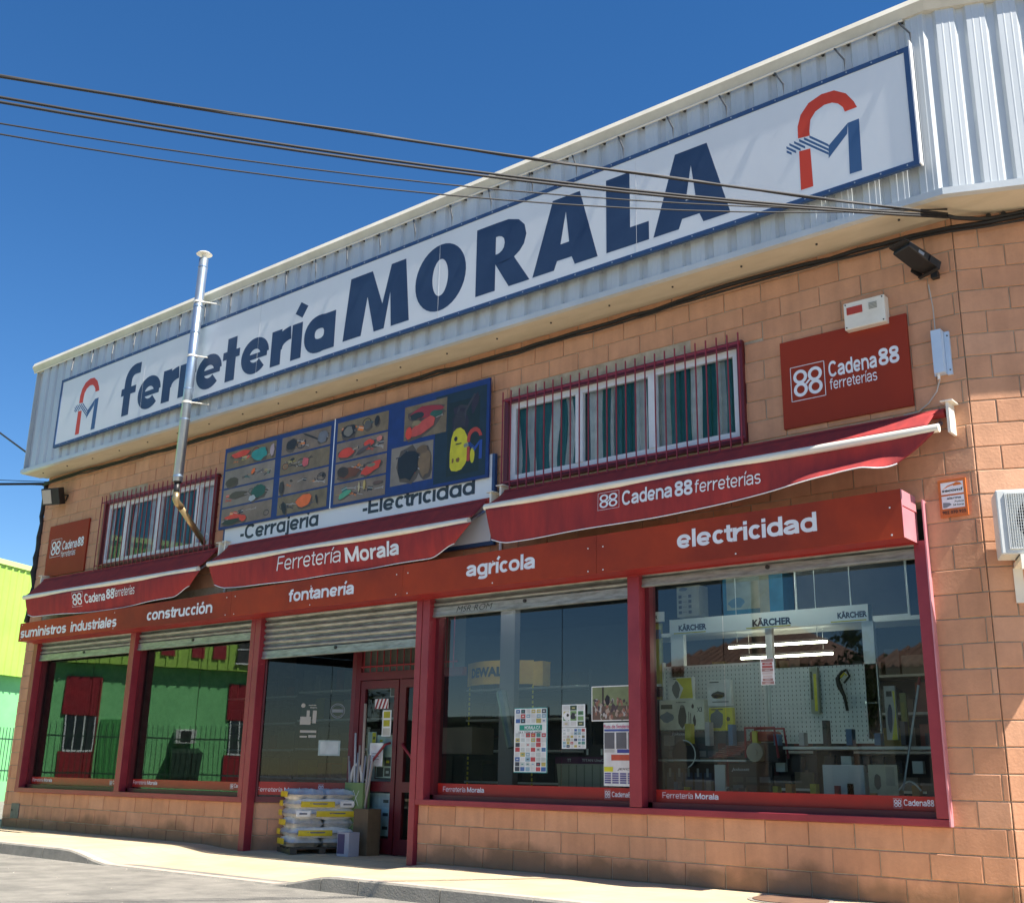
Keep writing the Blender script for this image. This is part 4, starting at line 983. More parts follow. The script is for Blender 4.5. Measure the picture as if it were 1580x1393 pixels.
tile(-6.32, -5.62, 4.24, 4.72, [(.42, .5, .30, .47, (.012, .015, .02)), (.82, .45, .16, .4, (.22, .14, .07)), (.75, .8, .15, .12, (.16, .10, .05))])
m = MB(); m.open = True; pq(m, -5.40, -4.90, 4.22, 5.12, -.1266, (.010, .022, .022)); pq(m, -5.60, -4.80, 4.16, 5.24, -.1262, (.010, .028, .045)); blob(m, -5.2, 4.83, .13, .16, -.1272, (.025, .018, .03)); blob(m, -5.22, 5.0, .10, .07, -.1272, (.03, .02, .035)); blob(m, -4.98, 5.05, .05, .12, -.1272, (.03, .02, .035), rot=-.3); m.C = (.03, .02, .035)
YE = (.62, .56, .02)
strokeq(m, [(-5.16, 4.70), (-5.12, 4.98), (-4.98, 5.16)], .03, -.1274, (.05, .045, .05)); strokeq(m, [(-5.30, 4.74), (-5.22, 5.05), (-5.08, 5.02)], .035, -.1273, (.05, .045, .05)); blob(m, -5.21, 4.86, .09, .13, -.1275, (.035, .03, .035), 14, jag=.08); blob(m, -5.20, 4.53, .155, .275, -.1276, (.02, .02, .02), 20, -.12, jag=.01)
P = [(-5.345, 4.33), (-5.32, 4.285), (-5.24, 4.265), (-5.16, 4.28), (-5.10, 4.34), (-5.065, 4.43), (-5.06, 4.55), (-5.085, 4.66), (-5.13, 4.74), (-5.19, 4.785), (-5.25, 4.785), (-5.30, 4.75), (-5.33, 4.68), (-5.35, 4.50)]
m.C = YE; i = m.pts([(a, -.1278, b) for a, b in P]); m.fa([i+k for k in range(len(P))]); blob(m, -5.0, 4.42, .035, .095, -.1278, YE, jag=.03)
blob(m, -5.26, 4.66, .025, .03, -.1282, BK); blob(m, -5.22, 4.40, .03, .03, -.1282, (.2, .1, .02)); blob(m, -5.3, 4.40, .015, .03, -.1282, (.2, .1, .02))
pq(m, -5.26, -5.17, 4.585, 4.60, -.1282, BK)
m.build('pressure_washer_picture', PRINT, BN)
logo(BN, lambda x, z: (-4.86+(x+.1)*.40, 4.36+(z-6.1)*.43), -.1285, mat('faded_red', (.42, .05, .04)), mat('faded_blue', (.02, .07, .32)))
WB = thing('white_board_sign', (-7.1, -.06, 3.37), 'white board with navy frame and trade names half hidden by the photo banner', 'sign')
MB().box(-9.60, -4.73, -.085, -.05, 3.40, 4.40).build('board', SIGNW, WB)
mb = MB(); mb.box(-9.63, -4.69, -.088, -.045, 3.355, 3.40).box(-4.73, -4.69, -.088, -.045, 3.40, 4.40).box(-9.63, -9.60, -.088, -.045, 3.40, 4.40); mb.build('border', NAVYB, WB)
DL = mat('dark_lettering', (.03, .05, .07))
letters(WB, [('-Cerrαjeríα', -9.24, -7.64, 3.94, 4.085, -.087, dict(w=.14, sp=.04))], DL); letters(WB, [('-Electricidαd', -6.82, -4.98, 3.97, 4.115, -.087, dict(w=.14, sp=.04))], DL)

# ------------------------------------------------------------------ fittings on the wall
AB = thing('alarm_box', (-.34, 0, 4.83), 'cream alarm siren box with red lens above the right emblem sign', 'alarm box')
MB().box(-.535, -.155, -.11, -.005, 4.845, 5.105).build('housing', CREAM, AB, bevel=.008)
MB().box(-.505, -.36, -.116, -.11, 4.985, 5.055).build('lens', mat('red_lens', (.45, .05, .02), None, .3), AB)
m = MB()
for k in range(5): m.box(-.30, -.225, -.114, -.11, 4.995+.013*k, 5.002+.013*k)
m.build('speaker_slots', mat('dim_grey', (.25, .25, .22)), AB)
m = MB(); [m.tube([(x, -.115, z), (x, -.11, z)], .007, 6) for x in (-.515, -.175) for z in (4.865, 5.085)]; m.build('screws', BLACK, AB)

BL = thing('ballast_box', (.29, 0, 4.28), 'pale blue grey metal ballast box with wires beside the corner', 'junction box')
STB = mat('bluish_steel', (.55, .66, .78), (.62, .72, .82), .4, metal=.2)
m = MB(); m.box(.215, .30, -.10, -.005, 4.27, 4.66); m.build('cover', STB, BL)
m = MB(); m.box(.302, .345, -.03, -.005, 4.26, 4.65).box(.195, .213, -.03, -.005, 4.27, 4.64); m.build('flange', STB, BL)
m = MB(); [m.tube([(x, -.036, z), (x, -.03, z)], .007, 6) for x in (.33, .204) for z in (4.30, 4.61)]; m.build('bolt', BLACK, BL)
m = MB(); m.tube([(.235, -.05, 4.27), (.235, -.05, 4.23)], .012, 8); m.build('gland', TXW, BL)
WIRE = mat('grey_wire', (.45, .42, .38))
o = MB().tube([(.235, -.03, 4.23), (.20, -.03, 4.13), (.12, -.025, 4.04), (.03, -.02, 3.985), (-.1, -.02, 3.975)], .006, 6).build('wire', WIRE)
setp(o, 'thin grey wire hanging from the ballast box to the awning roller', 'wire')
o = MB().tube([(.215, -.03, 5.12), (.232, -.02, 4.9), (.235, -.03, 4.66)], .005, 6).build('wire', WIRE)
setp(o, 'thin grey wire running from the right floodlight down to the ballast box', 'wire')

def flood(loc, lab, rz, rx, L_=.36):
    F_ = thing('floodlight', loc, lab, 'floodlight', 'black floodlights under the parapet')
    Rm = Matrix.Rotation(rz, 4, 'Z') @ Matrix.Rotation(rx, 4, 'X')
    T = lambda x, y, z: tuple(Vector(loc) + (Rm @ Vector((x, y, z))))
    m = MB(T); w_, h = .15, .06
    m.prism([(0, 0)]*0 or [(-w_, -h), (w_, -h), (w_*1.0, 0), (w_*.85, h*.9), (-w_*.85, h*.9), (-w_, 0)], -L_/2, L_/2)
    m.build('housing', BLACK, F_, bevel=.01)
    m = MB(T); m.box(-w_*.9, w_*.9, -L_*.45, L_*.45, -h-.008, -h); m.build('glass', mat('lamp_glass', (.45, .42, .36), None, .15), F_)
    m = MB(T); m.box(-w_-.02, -w_-.004, -.02, .02, -.10, .0).box(w_+.004, w_+.02, -.02, .02, -.10, .0).box(-w_-.02, w_+.02, -.02, .02, -.115, -.10); m.build('yoke', BLACK, F_)
    Wl = Vector((loc[0], 0, loc[2]))
    m = MB(); m.tube([tuple(T(0, 0, -.11)), (loc[0], -.01, loc[2]-.06)], .014, 6); m.box(loc[0]-.04, loc[0]+.04, -.02, -.005, loc[2]-.11, loc[2]-.03); m.build('bracket', BLACK, F_)
    return F_
FR_ = thing('floodlight', (.30, -.03, 5.2), 'black oblong floodlight tilted upward under the soffit near the corner', 'floodlight', 'black floodlights under the parapet')
fa, fb_ = Vector((.275, -.06, 5.23)), Vector((.10, -.40, 5.375)); fy = (fb_-fa).normalized(); fx = Vector((0, 0, 1)).cross(fy).normalized()*-1; fz = fx.cross(fy)
fz = fz if fz.z > 0 else -fz
TFR = lambda x, y, z: tuple(fa + fx*x + fy*y + fz*z)
m = MB(TFR); i = m.pts([(-.07, 0, -.025), (.07, 0, -.025), (.10, .13, -.035), (-.10, .13, -.035), (.10, .37, -.015), (-.10, .37, -.015), (-.07, 0, .035), (.07, 0, .035), (.10, .13, .045), (-.10, .13, .045), (.10, .37, .035), (-.10, .37, .035)])
for q in ((0, 3, 2, 1), (3, 5, 4, 2), (6, 7, 8, 9), (9, 8, 10, 11), (0, 1, 7, 6), (1, 2, 8, 7), (2, 4, 10, 8), (4, 5, 11, 10), (5, 3, 9, 11), (3, 0, 6, 9)): m.fa([i+k for k in q])
m.build('housing', BLACK, FR_, bevel=.012)
m = MB(TFR); m.box(-.10, .10, .37, .42, .022, .032); m.build('visor', BLACK, FR_)
m = MB(TFR); m.box(-.08, .08, .03, .35, .045, .052); m.build('glass', mat('lamp_glass', (.45, .42, .36), None, .15), FR_)
m = MB(TFR); m.box(-.115, -.104, .02, .14, -.05, .02).box(.104, .115, .02, .14, -.05, .02).box(-.115, .115, .02, .05, -.062, -.05); m.build('yoke', BLACK, FR_)
MB().box(.25, .31, -.06, -.005, 5.16, 5.22).build('bracket', BLACK, FR_); m = MB(TFR); m.box(-.104, -.10, .20, .26, -.02, .01); m.build('label_plate', GALV, FR_)
FL = thing('floodlight', (-14.42, -.17, 5.2), 'black square floodlight with pale lens at the far left end of the wall', 'floodlight', 'black floodlights under the parapet')
Rm = Matrix.Rotation(rad(20), 4, 'Z') @ Matrix.Rotation(rad(18), 4, 'X')
TF = lambda x, y, z: tuple(Vector((-14.27, -.20, 5.25)) + (Rm @ Vector((x, y, z))))
MB(TF).box(-.18, .18, -.07, .07, -.14, .14).build('housing', BLACK, FL, bevel=.012)
MB(TF).box(-.155, .02, -.078, -.07, -.115, .115).build('glass', mat('lamp_glass', (.45, .42, .36), None, .15), FL)
m = MB(); m.tube([TF(.2, 0, 0), TF(.2, .12, 0), (-14.2, -.01, 5.2)], .013, 6); m.tube([TF(-.2, 0, 0), TF(-.2, .12, 0), (-14.5, -.01, 5.2)], .013, 6); m.build('yoke', BLACK, FL)

PQ = thing('alarm_plaque', (.25, 0, 3.04), 'orange and white alarm company plaque on the wall beside the fascia end', 'sign')
MB().box(.135, .36, -.03, -.006, 3.035, 3.35).build('plate', mat('orange_plastic', (.62, .17, .03), (.55, .14, .03), .4), PQ)
m = MB(); m.open = True
for (a, b, c, d) in ((.158, .34, 3.225, 3.325), (.158, .34, 3.105, 3.21)): m.quad((a, -.032, c), (b, -.032, c), (b, -.032, d), (a, -.032, d))
m.build('white_field', TXW, PQ)
m = MB(); m.open = True
for P in ([(.165, 3.265), (.22, 3.288), (.26, 3.298), (.27, 3.312), (.215, 3.298)], [(.26, 3.29), (.335, 3.295), (.315, 3.315), (.285, 3.322), (.262, 3.308)]): m.poly(P, -.0335)
m.build('orange_swoosh', mat('orange_ink', (.65, .17, .03)), PQ)
lettering(PQ, [('second', .163, .335, 3.245, 3.27, -.0338, dict(off=.03, shear=.2)), ('alarma', .20, .315, 3.18, 3.20, -.0338, dict(off=.02, shear=.2)), ('Policia', .26, .335, 3.150, 3.166, -.0338, dict(off=.01, shear=.2)), ('24 horas', .245, .335, 3.122, 3.138, -.0338, dict(off=.02)), ('902 070 925', .155, .345, 3.058, 3.085, -.0338, dict(off=.02))], BLACK)
m = MB(); m.open = True; m.poly([(.163, 3.112), (.19, 3.112), (.235, 3.135), (.22, 3.15), (.165, 3.158)], -.0336); m.build('printed_key', mat('print_grey', (.2, .22, .25)), PQ)

AC = thing('air_conditioner', F2(.45, -.25, 2.6), 'white outdoor air conditioner unit bracketed to the sunlit end wall', 'air conditioner')
ACW = mat('ac_white', (.66, .68, .66), (.58, .60, .58), .4)
MB(F2).box(.07, .86, -.40, -.12, 2.62, 3.13).build('casing', ACW, AC, bevel=.012)
m = MB(F2); gx0, gx1, gz0, gz1 = .145, .62, 2.67, 3.09
m.box(gx0-.012, gx1+.012, -.415, -.40, gz0-.012, gz0).box(gx0-.012, gx1+.012, -.415, -.40, gz1, gz1+.012).box(gx0-.012, gx0, -.415, -.40, gz0, gz1).box(gx1, gx1+.012, -.415, -.40, gz0, gz1)
k = gx0
while k < gx1: m.box(k, k+.004, -.418, -.413, gz0, gz1); k += .0165
k = gz0
while k < gz1: m.box(gx0, gx1, -.412, -.408, k, k+.004); k += .024
m.build('fan_guard', ACW, AC)
m = MB(F2); m.open = True; cx, cz = (gx0+gx1)/2+.02, (gz0+gz1)/2; P = [(cx+.20*math.cos(a*math.pi/16), cz+.20*math.sin(a*math.pi/16)) for a in range(32)]; m.poly(P, -.4015); m.build('fan_opening', BLACK, AC)
m = MB(F2)
for k in range(3):
    a = k*2.1; m.prism([(cx, cz), (cx+.17*math.cos(a), cz+.17*math.sin(a)), (cx+.17*math.cos(a+.9), cz+.17*math.sin(a+.9))], -.406, -.4035)
m.build('fan_blades', mat('fan_grey', (.10, .10, .10)), AC)
for xx in (.20, .70):
    m = MB(F2); m.box(xx, xx+.05, -.42, -.01, 2.575, 2.615); m.box(xx-.01, xx+.06, -.02, -.006, 2.30, 2.575); m.box(xx, xx+.05, -.42, -.405, 2.50, 2.575)
    m.build('support_bracket', CREAM, AC)
    m = MB(F2); m.box(xx-.005, xx+.055, -.38, -.16, 2.61, 2.625); m.build('rubber_foot', BLACK, AC)

HB = thing('meter_hatch', (-14.5, 0, .25), 'small grey meter hatch in the brickwork at the foot of the left corner', 'hatch')
MB().box(-14.60, -14.36, -.018, -.004, .14, .36).build('door', mat('hatch_grey', (.16, .17, .16), (.11, .12, .11), .6, scale=20), HB)
MB().tube([(-14.56, -.02, .26), (-14.56, -.028, .26)], .012, 8).build('lock', BLACK, HB)
o = MB().tube([(-4.63, -.03, 3.18), (-4.63, -.03, 3.8)], .018, 8).build('conduit_pipe', PVC); setp(o, 'short white conduit pipe dropping behind the awnings to the fascia', 'pipe')
o = MB().tube([(-9.56, -.03, 3.15), (-9.56, -.03, 3.6)], .014, 8).build('conduit_pipe', PVC); setp(o, 'thin white conduit pipe behind the gap beside the left awning', 'pipe')

# flue pipe
FP = thing('flue_pipe', (-9.88, -.72, 4.45), 'tall galvanised flue pipe rising in front of the parapet', 'flue pipe')
MB().tube([(-9.87, -.74, 4.72), (-9.80, -.74, 8.06)], .066, 20).build('pipe', GALV, FP, smooth=True)
m = MB()
for z in (4.78, 5.6, 6.05, 6.9, 7.3, 7.92):
    x_ = -9.87+.07*(z-4.72)/3.34; m.tube([(x_, -.74, z), (x_, -.74, z+.018)], .0705, 20)
m.build('joint_ring', GALV, FP)
m = MB(); m.tube([(-9.80, -.74, 8.05), (-9.80, -.74, 8.14)], .035, 10); m.tube([(-9.80, -.74, 8.13), (-9.80, -.74, 8.15)], [.115, .09], 20); m.build('rain_cap', CREAM, FP)
for z in (5.86, 6.55, 7.38):
    x_ = -9.87+.07*(z-4.72)/3.34
    m = MB(); m.tube([(x_+.06, -.72, z), (x_+.18, -.50, z+.0)], .009, 6); m.tube([(x_, -.74, z-.014), (x_, -.74, z+.014)], .073, 20); m.build('wall_bracket', CREAM, FP)
m = MB(); m.tube([(-9.87, -.74, 4.74), (-9.87, -.74, 4.70)], [.06, .05], 14); m.tube([(-9.87, -.74, 4.70), (-9.87, -.74, 4.52)], .04, 14); m.build('black_sleeve', BLACK, FP, smooth=True)
BR = mat('heat_stained_steel', (.50, .38, .20), (.34, .26, .16), .35, metal=.8)
m = MB(); m.tube([(-9.87, -.74, 4.56), (-9.87, -.74, 4.47), (-9.88, -.70, 4.42), (-9.90, -.62, 4.38)], .048, 14); m.build('elbow', BR, FP, smooth=True)
MB().tube([(-9.89, -.66, 4.40), (-10.18, -.0, 4.02)], .043, 14).build('lower_pipe', BR, FP, smooth=True)
m = MB(F2 if False else None); ring(m, -10.12, 4.10, .035, .055, -.02, 16); m.build('collar', TXW, FP)

# ------------------------------------------------------------------ cables
def cable(pts, r, label, wob=0, name='cable'):
    P = []
    for k in range(len(pts)-1):
        a, b = Vector(pts[k]), Vector(pts[k+1]); n = max(2, int((b-a).length/.25))
        for i in range(n): P.append(a.lerp(b, i/n))
    P.append(Vector(pts[-1]))
    if wob: P = [p + Vector((0, random.uniform(-wob, wob)*.4, random.uniform(-wob, wob))) for p in P]
    m = MB(); m.tube([tuple(p) for p in P], r, 6); o = m.build(name, CABLE, smooth=True); setp(o, label, 'cable'); return o
fc = [(-14.90, -.06, 5.60), (-14.3, -.05, 5.63), (-11, -.05, 5.61), (-7.7, -.05, 5.615), (-4.4, -.05, 5.59), (-2.6, -.05, 5.61), (-1.4, -.05, 5.645), (.1, -.05, 5.61), (.46, -.06, 5.585)] + [F2(.6, -.05, 5.62), F2(1.2, -.05, 5.66), F2(3, -.05, 5.66)]
cable(fc, .021, 'thick black cable bundle clipped along the top of the brick wall', .012, 'cable_bundle')
cable([(p[0], p[1]-.02, p[2]-.045) for p in fc], .011, 'thin black cable sagging just below the thick bundle under the soffit', .010)

WA, WB_ = Vector((.5, -.25, 0)), Vector((-10.4, -17, 0))
def span(co, r, label, tw=0):
    pts = []
    for k in range(41):
        t = k/40; p = WA.lerp(WB_, t); pts.append((p.x, p.y, co[0]*t*t+co[1]*t+co[2]))
    m = MB(); m.tube(pts, r, 6)
    if tw: m.tube([(p[0]+tw*math.sin(i*1.3), p[1], p[2]+tw*math.cos(i*1.3)) for i, p in enumerate(pts)], r*.8, 5)
    o = m.build('overhead_cable', CABLE, smooth=True); setp(o, label, 'cable')
span((1.126, -1.338, 5.617), .011, 'topmost black overhead cable crossing the blue sky and the big sign', .008)
span((3.73, -2.694, 5.608), .010, 'second black overhead cable from the top, upper one of a close pair')
span((3.674, -2.715, 5.588), .010, 'black overhead cable running just below the second, lower one of a close pair')
span((5.069, -3.853, 5.663), .0055, 'thin overhead cable, third line down across the sky on the left')
span((6.341, -4.548, 5.669), .0055, 'thin lowest overhead cable crossing the sky on the left')
cable([(.5, -.25, 5.60), (.58, -.14, 5.60), F2(.35, -.05, 5.63), F2(.8, -.05, 5.69), F2(1.6, -.05, 5.70)], .018, 'black cable joining the overhead lines to the wall right of the corner', .006)
m = MB(); [m.tube([F2(u, -.0, 5.66), F2(u, -.06, 5.66)], .022, 8) for u in (.30, .42)]; setp(m.build('cable_clamp', CABLE), 'pair of black cable clamps on the wall right of the corner under the soffit', 'cable clamp')
WOOD = mat('weathered_pole_wood', (.20, .13, .08), (.28, .19, .12), .85, scale=4, stretch=(3, 3, .3))
PO = thing('utility_pole', (-10.4, -17, 0), 'brown wooden utility pole across the street, mirrored in the right display window', 'utility pole')
MB().tube([(-10.4, -17, -.2), (-10.4, -17, 8.0)], [.15, .10], 12).build('pole', WOOD, PO, smooth=True)
MB().box(-10.9, -9.9, -17.12, -17.0, 7.2, 7.32).build('crossarm', WOOD, PO)
PO2 = thing('utility_pole', (-24.2, 2.1, 0), 'second utility pole standing left of the shop in the side street', 'utility pole')
MB().tube([(-24.2, 2.1, -.2), (-24.2, 2.1, 10.2)], [.15, .10], 12).build('pole', WOOD, PO2, smooth=True)
def straight(a, b, r, lab, sag=.0):
    a, b = Vector(a), Vector(b); m = MB(); m.tube([tuple(a.lerp(b, t/14) - Vector((0, 0, 4*sag*(t/14)*(1-t/14)))) for t in range(15)], r, 6)
    setp(m.build('side_cable', CABLE, smooth=True), lab, 'cable')
straight((-14.93, -.22, 5.97), (-24.2, 2.1, 9.6), .018, 'thick cable leaving the parapet end upward to the left edge of the picture')
straight((-14.9, -.02, 5.60), (-26.2, -7.0, 6.1), .022, 'thick cable bundle leaving the left wall corner almost level toward the green warehouse', .1)
straight((-14.9, -.0, 5.64), (-26.2, -6.6, 6.55), .007, 'upper thin cable rising from the left wall corner toward the green warehouse', .05)
straight((-14.9, .02, 5.58), (-26.2, -7.6, 6.3), .006, 'lower thin cable rising from the left wall corner toward the green warehouse', .05)
m = MB(); random.seed(3)
P = [(-14.90, -.01, 5.62)]; z = 5.5
while z > 3.2: P.append((-14.905+random.uniform(-.03, .02), random.uniform(-.03, .0), z)); z -= .12
m.tube(P, [.035+random.uniform(-.01, .02) for _ in P], 7)
setp(m.build('corner_cable_bundle', CABLE, smooth=True), 'lumpy black cable bundle running down the left edge of the brick wall', 'cable')

# ------------------------------------------------------------------ cement bags, bin, boxes at the entrance
BAGW = mat('bag_plastic_white', (.90, .88, .82), (.72, .71, .68), .35, scale=7, bump=.5, bscale=18)
BAGY = mat('bag_yellow_print', (.72, .54, .02), (.60, .44, .02), .4, scale=9)
BAGB = mat('bag_dark_print', (.10, .12, .16), None, .5)
A65 = rad(66); C0 = Vector((-7.82, -.02, -.03))
def BT(base, yaw):
    c, s = math.cos(yaw), math.sin(yaw)
    return lambda x, y, z: (base[0]+x*c-y*s, base[1]+x*s+y*c, base[2]+z)
# stack axes: local x runs along the long face, local y goes back-left
ST_ = BT(C0, A65)
PL = thing('pallet', tuple(C0), 'dark low pallet under the stack of cement bags in the entrance', 'pallet')
m = MB(ST_)
for k in range(4): m.box(0, .80, .01+.15*k, .09+.12*k, .055, .075)
m.build('deck', mat('dark_wood', (.06, .045, .03)), PL)
m = MB(ST_); [m.box(a, a+.08, .0, .58, 0, .055) for a in (0, .36, .72)]; m.build('bearer', mat('dark_wood', (.06, .045, .03)), PL)
def bag(x0, x1, y0, y1, z, h, side, lab, ends):
    o_ = Vector(ST_((x0+x1)/2, (y0+y1)/2, z)); T = ST_
    b_ = thing('cement_bag', tuple(o_), lab, 'bag', 'white and yellow cement bags stacked in the entrance')
    n, mm = 14, 10; m = MB(T); m.open = False; top = []; ph = random.random()*6
    def P(i, j, sgn):
        u, v = i/n*2-1, j/mm*2-1
        e = (max(0, 1-abs(u)**7)*max(0, 1-abs(v)**5))**.5
        wr = 1+.12*math.sin(9*u+ph)*math.sin(7*v+ph*2)+.10*abs(math.sin(13*u+5*v+ph))+.05*math.sin(31*v+6*u)-.3*max(0, abs(u)-.7)
        zz = z+h/2 + sgn*h*.54*e*wr
        sh = .985+.03*math.sin(5*v+ph); sh2 = .985+.03*math.sin(6*u+ph)
        return ((x0+x1)/2+(x1-x0)/2*u*sh, (y0+y1)/2+(y1-y0)/2*v*sh2, zz)
    for sgn in (1, -1):
        i0 = m.pts([P(i, j, sgn) for i in range(n+1) for j in range(mm+1)])
        for i in range(n):
            for j in range(mm):
                a = i0+i*(mm+1)+j; q = [a, a+mm+1, a+mm+2, a+1]; m.fa(q if sgn > 0 else q[::-1])
    o = m.build('sack', BAGW, b_, smooth=True)
    bm = bmesh.new(); bm.from_mesh(o.data); bmesh.ops.remove_doubles(bm, verts=bm.verts, dist=.0008); bm.to_mesh(o.data); bm.free()
    # printed panels on the faces turned outward, following the bulge
    def panel(mt, nm, ax, a, b, lo=.20, hi=.80):
        q = MB(T); q.open = True; N = 8; rows = []
        for k in range(N+1):
            t = a+(b-a)*k/N
            row = []
            for w in range(5):
                s = lo+(hi-lo)*w/4; zz = z+h*s; bul = .010*math.sin(math.pi*s)
                if ax == 'x': row.append((x0+(x1-x0)*t, y0-.004-bul-.002*math.sin(t*20), zz))
                else: row.append((x0-.004-bul, y0+(y1-y0)*t, zz))
            rows.append(q.pts(row))
        for k in range(N):
            for w in range(4): q.fa([rows[k]+w, rows[k+1]+w, rows[k+1]+w+1, rows[k]+w+1])
        q.build(nm, mt, b_)
    return b_, panel
random.seed(11); H = .112; zz = .074; names = ['lowest', 'second', 'third', 'fourth', 'fifth', 'topmost']
for L in range(6):
    j = random.uniform(-.015, .015)
    if L in (0, 2, 5):
        for q, (a, b, wd) in enumerate(((0, .395, 'front'), (.405, .80, 'rear'))):
            b_, pn = bag(a+j, b+j, .0+random.uniform(-.02, .01), .60, zz, H, 0, '%s layer of the cement bag stack, %s bag of its pair' % (names[L], 'nearer the street' if q == 0 else 'nearer the door'), 0)
            if q == 0: pn(BAGY, 'yellow_label', 'y', .42, .92)
    else:
        b_, pn = bag(-.01+j, .81+j, -.02, .29, zz, H, 0, '%s layer of the cement bag stack, long bag facing the door side' % names[L], 0)
        f = L != 3
        pn(BAGY, 'yellow_label', 'x', .10 if f else .35, .62 if f else .93); pn(BAGW, 'white_label', 'x', .70 if f else .04, .92 if f else .26); pn(BAGB, 'dark_print', 'x', .24 if f else .52, .52 if f else .80, .48, .62)
        pn(BAGB, 'dark_print', 'x', .75 if f else .09, .88 if f else .21, .42, .60)
        b_, pn = bag(-.01+j, .81+j, .30, .61, zz, H, 0, '%s layer of the cement bag stack, long bag at the back' % names[L], 0)
        pn(BAGY, 'yellow_label', 'y', .4, .9)
    zz += H*.985
GB = thing('green_bin', (-7.53, .75, -.03), 'tall light green bin holding plastic pipes and sticks beside the cement bags', 'bin')
GP = mat('pale_green_plastic', (.20, .29, .11), (.15, .23, .08), .5, scale=6)
m = MB(); m.box(-7.70, -7.37, .69, .70, 0, .80).box(-7.70, -7.37, .80, .81, 0, .80).box(-7.70, -7.69, .70, .80, 0, .80).box(-7.38, -7.37, .70, .80, 0, .80).box(-7.70, -7.37, .69, .81, -.03, 0); m.build('bin', GP, GB)
m = MB(); m.open = True
for (a, b) in (((-7.64, .52), (-7.54, .70)), ((-7.54, .70), (-7.44, .52)), ((-7.64, .70), (-7.54, .52)), ((-7.54, .52), (-7.44, .70))):
    m.quad((a[0], .688, a[1]), (b[0], .688, b[1]), (b[0], .688, b[1]+.012), (a[0], .688, a[1]+.012))
m.build('printed_lines', TXW, GB)
random.seed(4); PV = [mat('stick_white', (.55, .55, .52)), mat('stick_beige', (.40, .33, .27)), mat('stick_grey', (.30, .31, .33))]
for k, (dx, lean, h, r, mi) in enumerate(((-.14, -.05, 1.12, .010, 1), (-.11, .10, 1.10, .008, 2), (-.06, -.01, 1.40, .014, 0), (-.02, .02, 1.16, .010, 2), (.03, .01, 1.25, .014, 1), (.06, .10, 1.12, .012, 2), (.09, .02, 1.76, .018, 1), (.12, .12, 1.13, .016, 1), (.13, .16, 1.10, .012, 0), (-.08, -.08, 1.06, .009, 2), (.10, .20, 1.06, .016, 1))):
    o = MB().tube([(-7.53+dx*.5, .75+random.uniform(-.03, .03), .05), (-7.53+dx*.8+lean, .72, h)], r, 8).build('plastic_pipe' if mi != 1 else 'wooden_stick', PV[mi], smooth=True)
    lab = ['short brown stick leaning left at the left edge of the green bin', 'thin grey pipe leaning right from the left side of the green bin', '', 'short upright grey pipe in the middle of the green bin', 'upright brown stick in the middle of the green bin', 'grey pipe leaning right behind the middle of the green bin', '', 'thick brown stick leaning right in the green bin', 'thin white pipe leaning far right in the green bin', 'thin shortest brown stick leaning farthest left in the green bin', 'thick short brown stick leaning farthest right over the bin edge'][k]
    setp(o, lab, 'pipe' if mi != 1 else 'stick', 'sticks and pipes in the green bin')
    if h > 1.7: setp(o, 'longest brown stick in the green bin, reaching up beside the door', 'stick')
    if h == 1.40: setp(o, 'tallest white plastic pipe in the green bin, left of the longest stick', 'pipe')
o = MB().tube([(-7.55+.10*math.cos(a/12*math.pi)*1., .74, .80+.22*math.sin(a/12*math.pi)) for a in range(13)], .02, 8).build('pipe_bend', PV[0], smooth=True); setp(o, 'curved white pipe bend sticking out of the green bin', 'pipe')
CB = mat('cardboard', (.15, .105, .06), (.11, .08, .045), .8, scale=5)
o = MB().box(-7.33, -7.08, .52, .74, -.03, .50).build('cardboard_box', CB, bevel=.004); setp(o, 'tall brown cardboard box between the green bin and the door', 'box')
PB = thing('product_box', (-7.2, .3, -.03), 'small white and purple product box on the floor by the cement bags', 'box')
MB().box(-7.30, -7.10, .25, .42, -.03, .24).build('carton', mat('carton_white', (.36, .36, .42)), PB, bevel=.003)
m = MB(); m.open = True; m.quad((-7.29, .248, 0), (-7.17, .248, 0), (-7.17, .248, .22), (-7.29, .248, .22)); m.build('purple_print', mat('purple_print', (.05, .04, .12)), PB)

# ------------------------------------------------------------------ posters and papers
def poster(name, x0, x1, z0, z1, y, rows, cols, pal, label, border=None, T=None, head=None, base=(.74, .78, .78)):
    t = thing(name, T((x0+x1)/2, y, z0) if T else ((x0+x1)/2, y, z0), label, 'poster')
    m = MB(T); m.box(x0, x1, y, y+.002, z0, z1); m.c = [base]*len(m.f); m.C = base; m.build('sheet', PRINT, t)
    m = MB(T); m.open = True; b = .03*(x1-x0)
    if border: m.C = border; m.box(x1-.012, x1, y-.002, y-.001, z0, z1); m.box(x0, x1, y-.002, y-.001, z0, z0+.008); m.box(x0, x1, y-.002, y-.001, z1-.008, z1)
    W_, H_ = (x1-x0-2*b)/cols, (z1-z0-2*b)/rows
    for r in range(rows):
        for c in range(cols):
            if head and head[0] <= r < head[1]: continue
            a = x0+b+c*W_; d = z0+b+r*H_; i = random.uniform(.03, .14)
            m.C = random.choice(pal); m.quad((a+W_*i, y-.0012, d+H_*i), (a+W_*(1-i), y-.0012, d+H_*i), (a+W_*(1-i), y-.0012, d+H_*(1-i*.9)), (a+W_*i, y-.0012, d+H_*(1-i*.9)))
            if random.random() < .6:
                m.C = random.choice(pal); zc = d+H_*.5; m.quad((a+W_*.3, y-.0016, zc-H_*.12), (a+W_*.7, y-.0016, zc-H_*.12), (a+W_*.7, y-.0016, zc+H_*.12), (a+W_*.3, y-.0016, zc+H_*.12))
    m.build('print', PRINT, t); return t
random.seed(21)
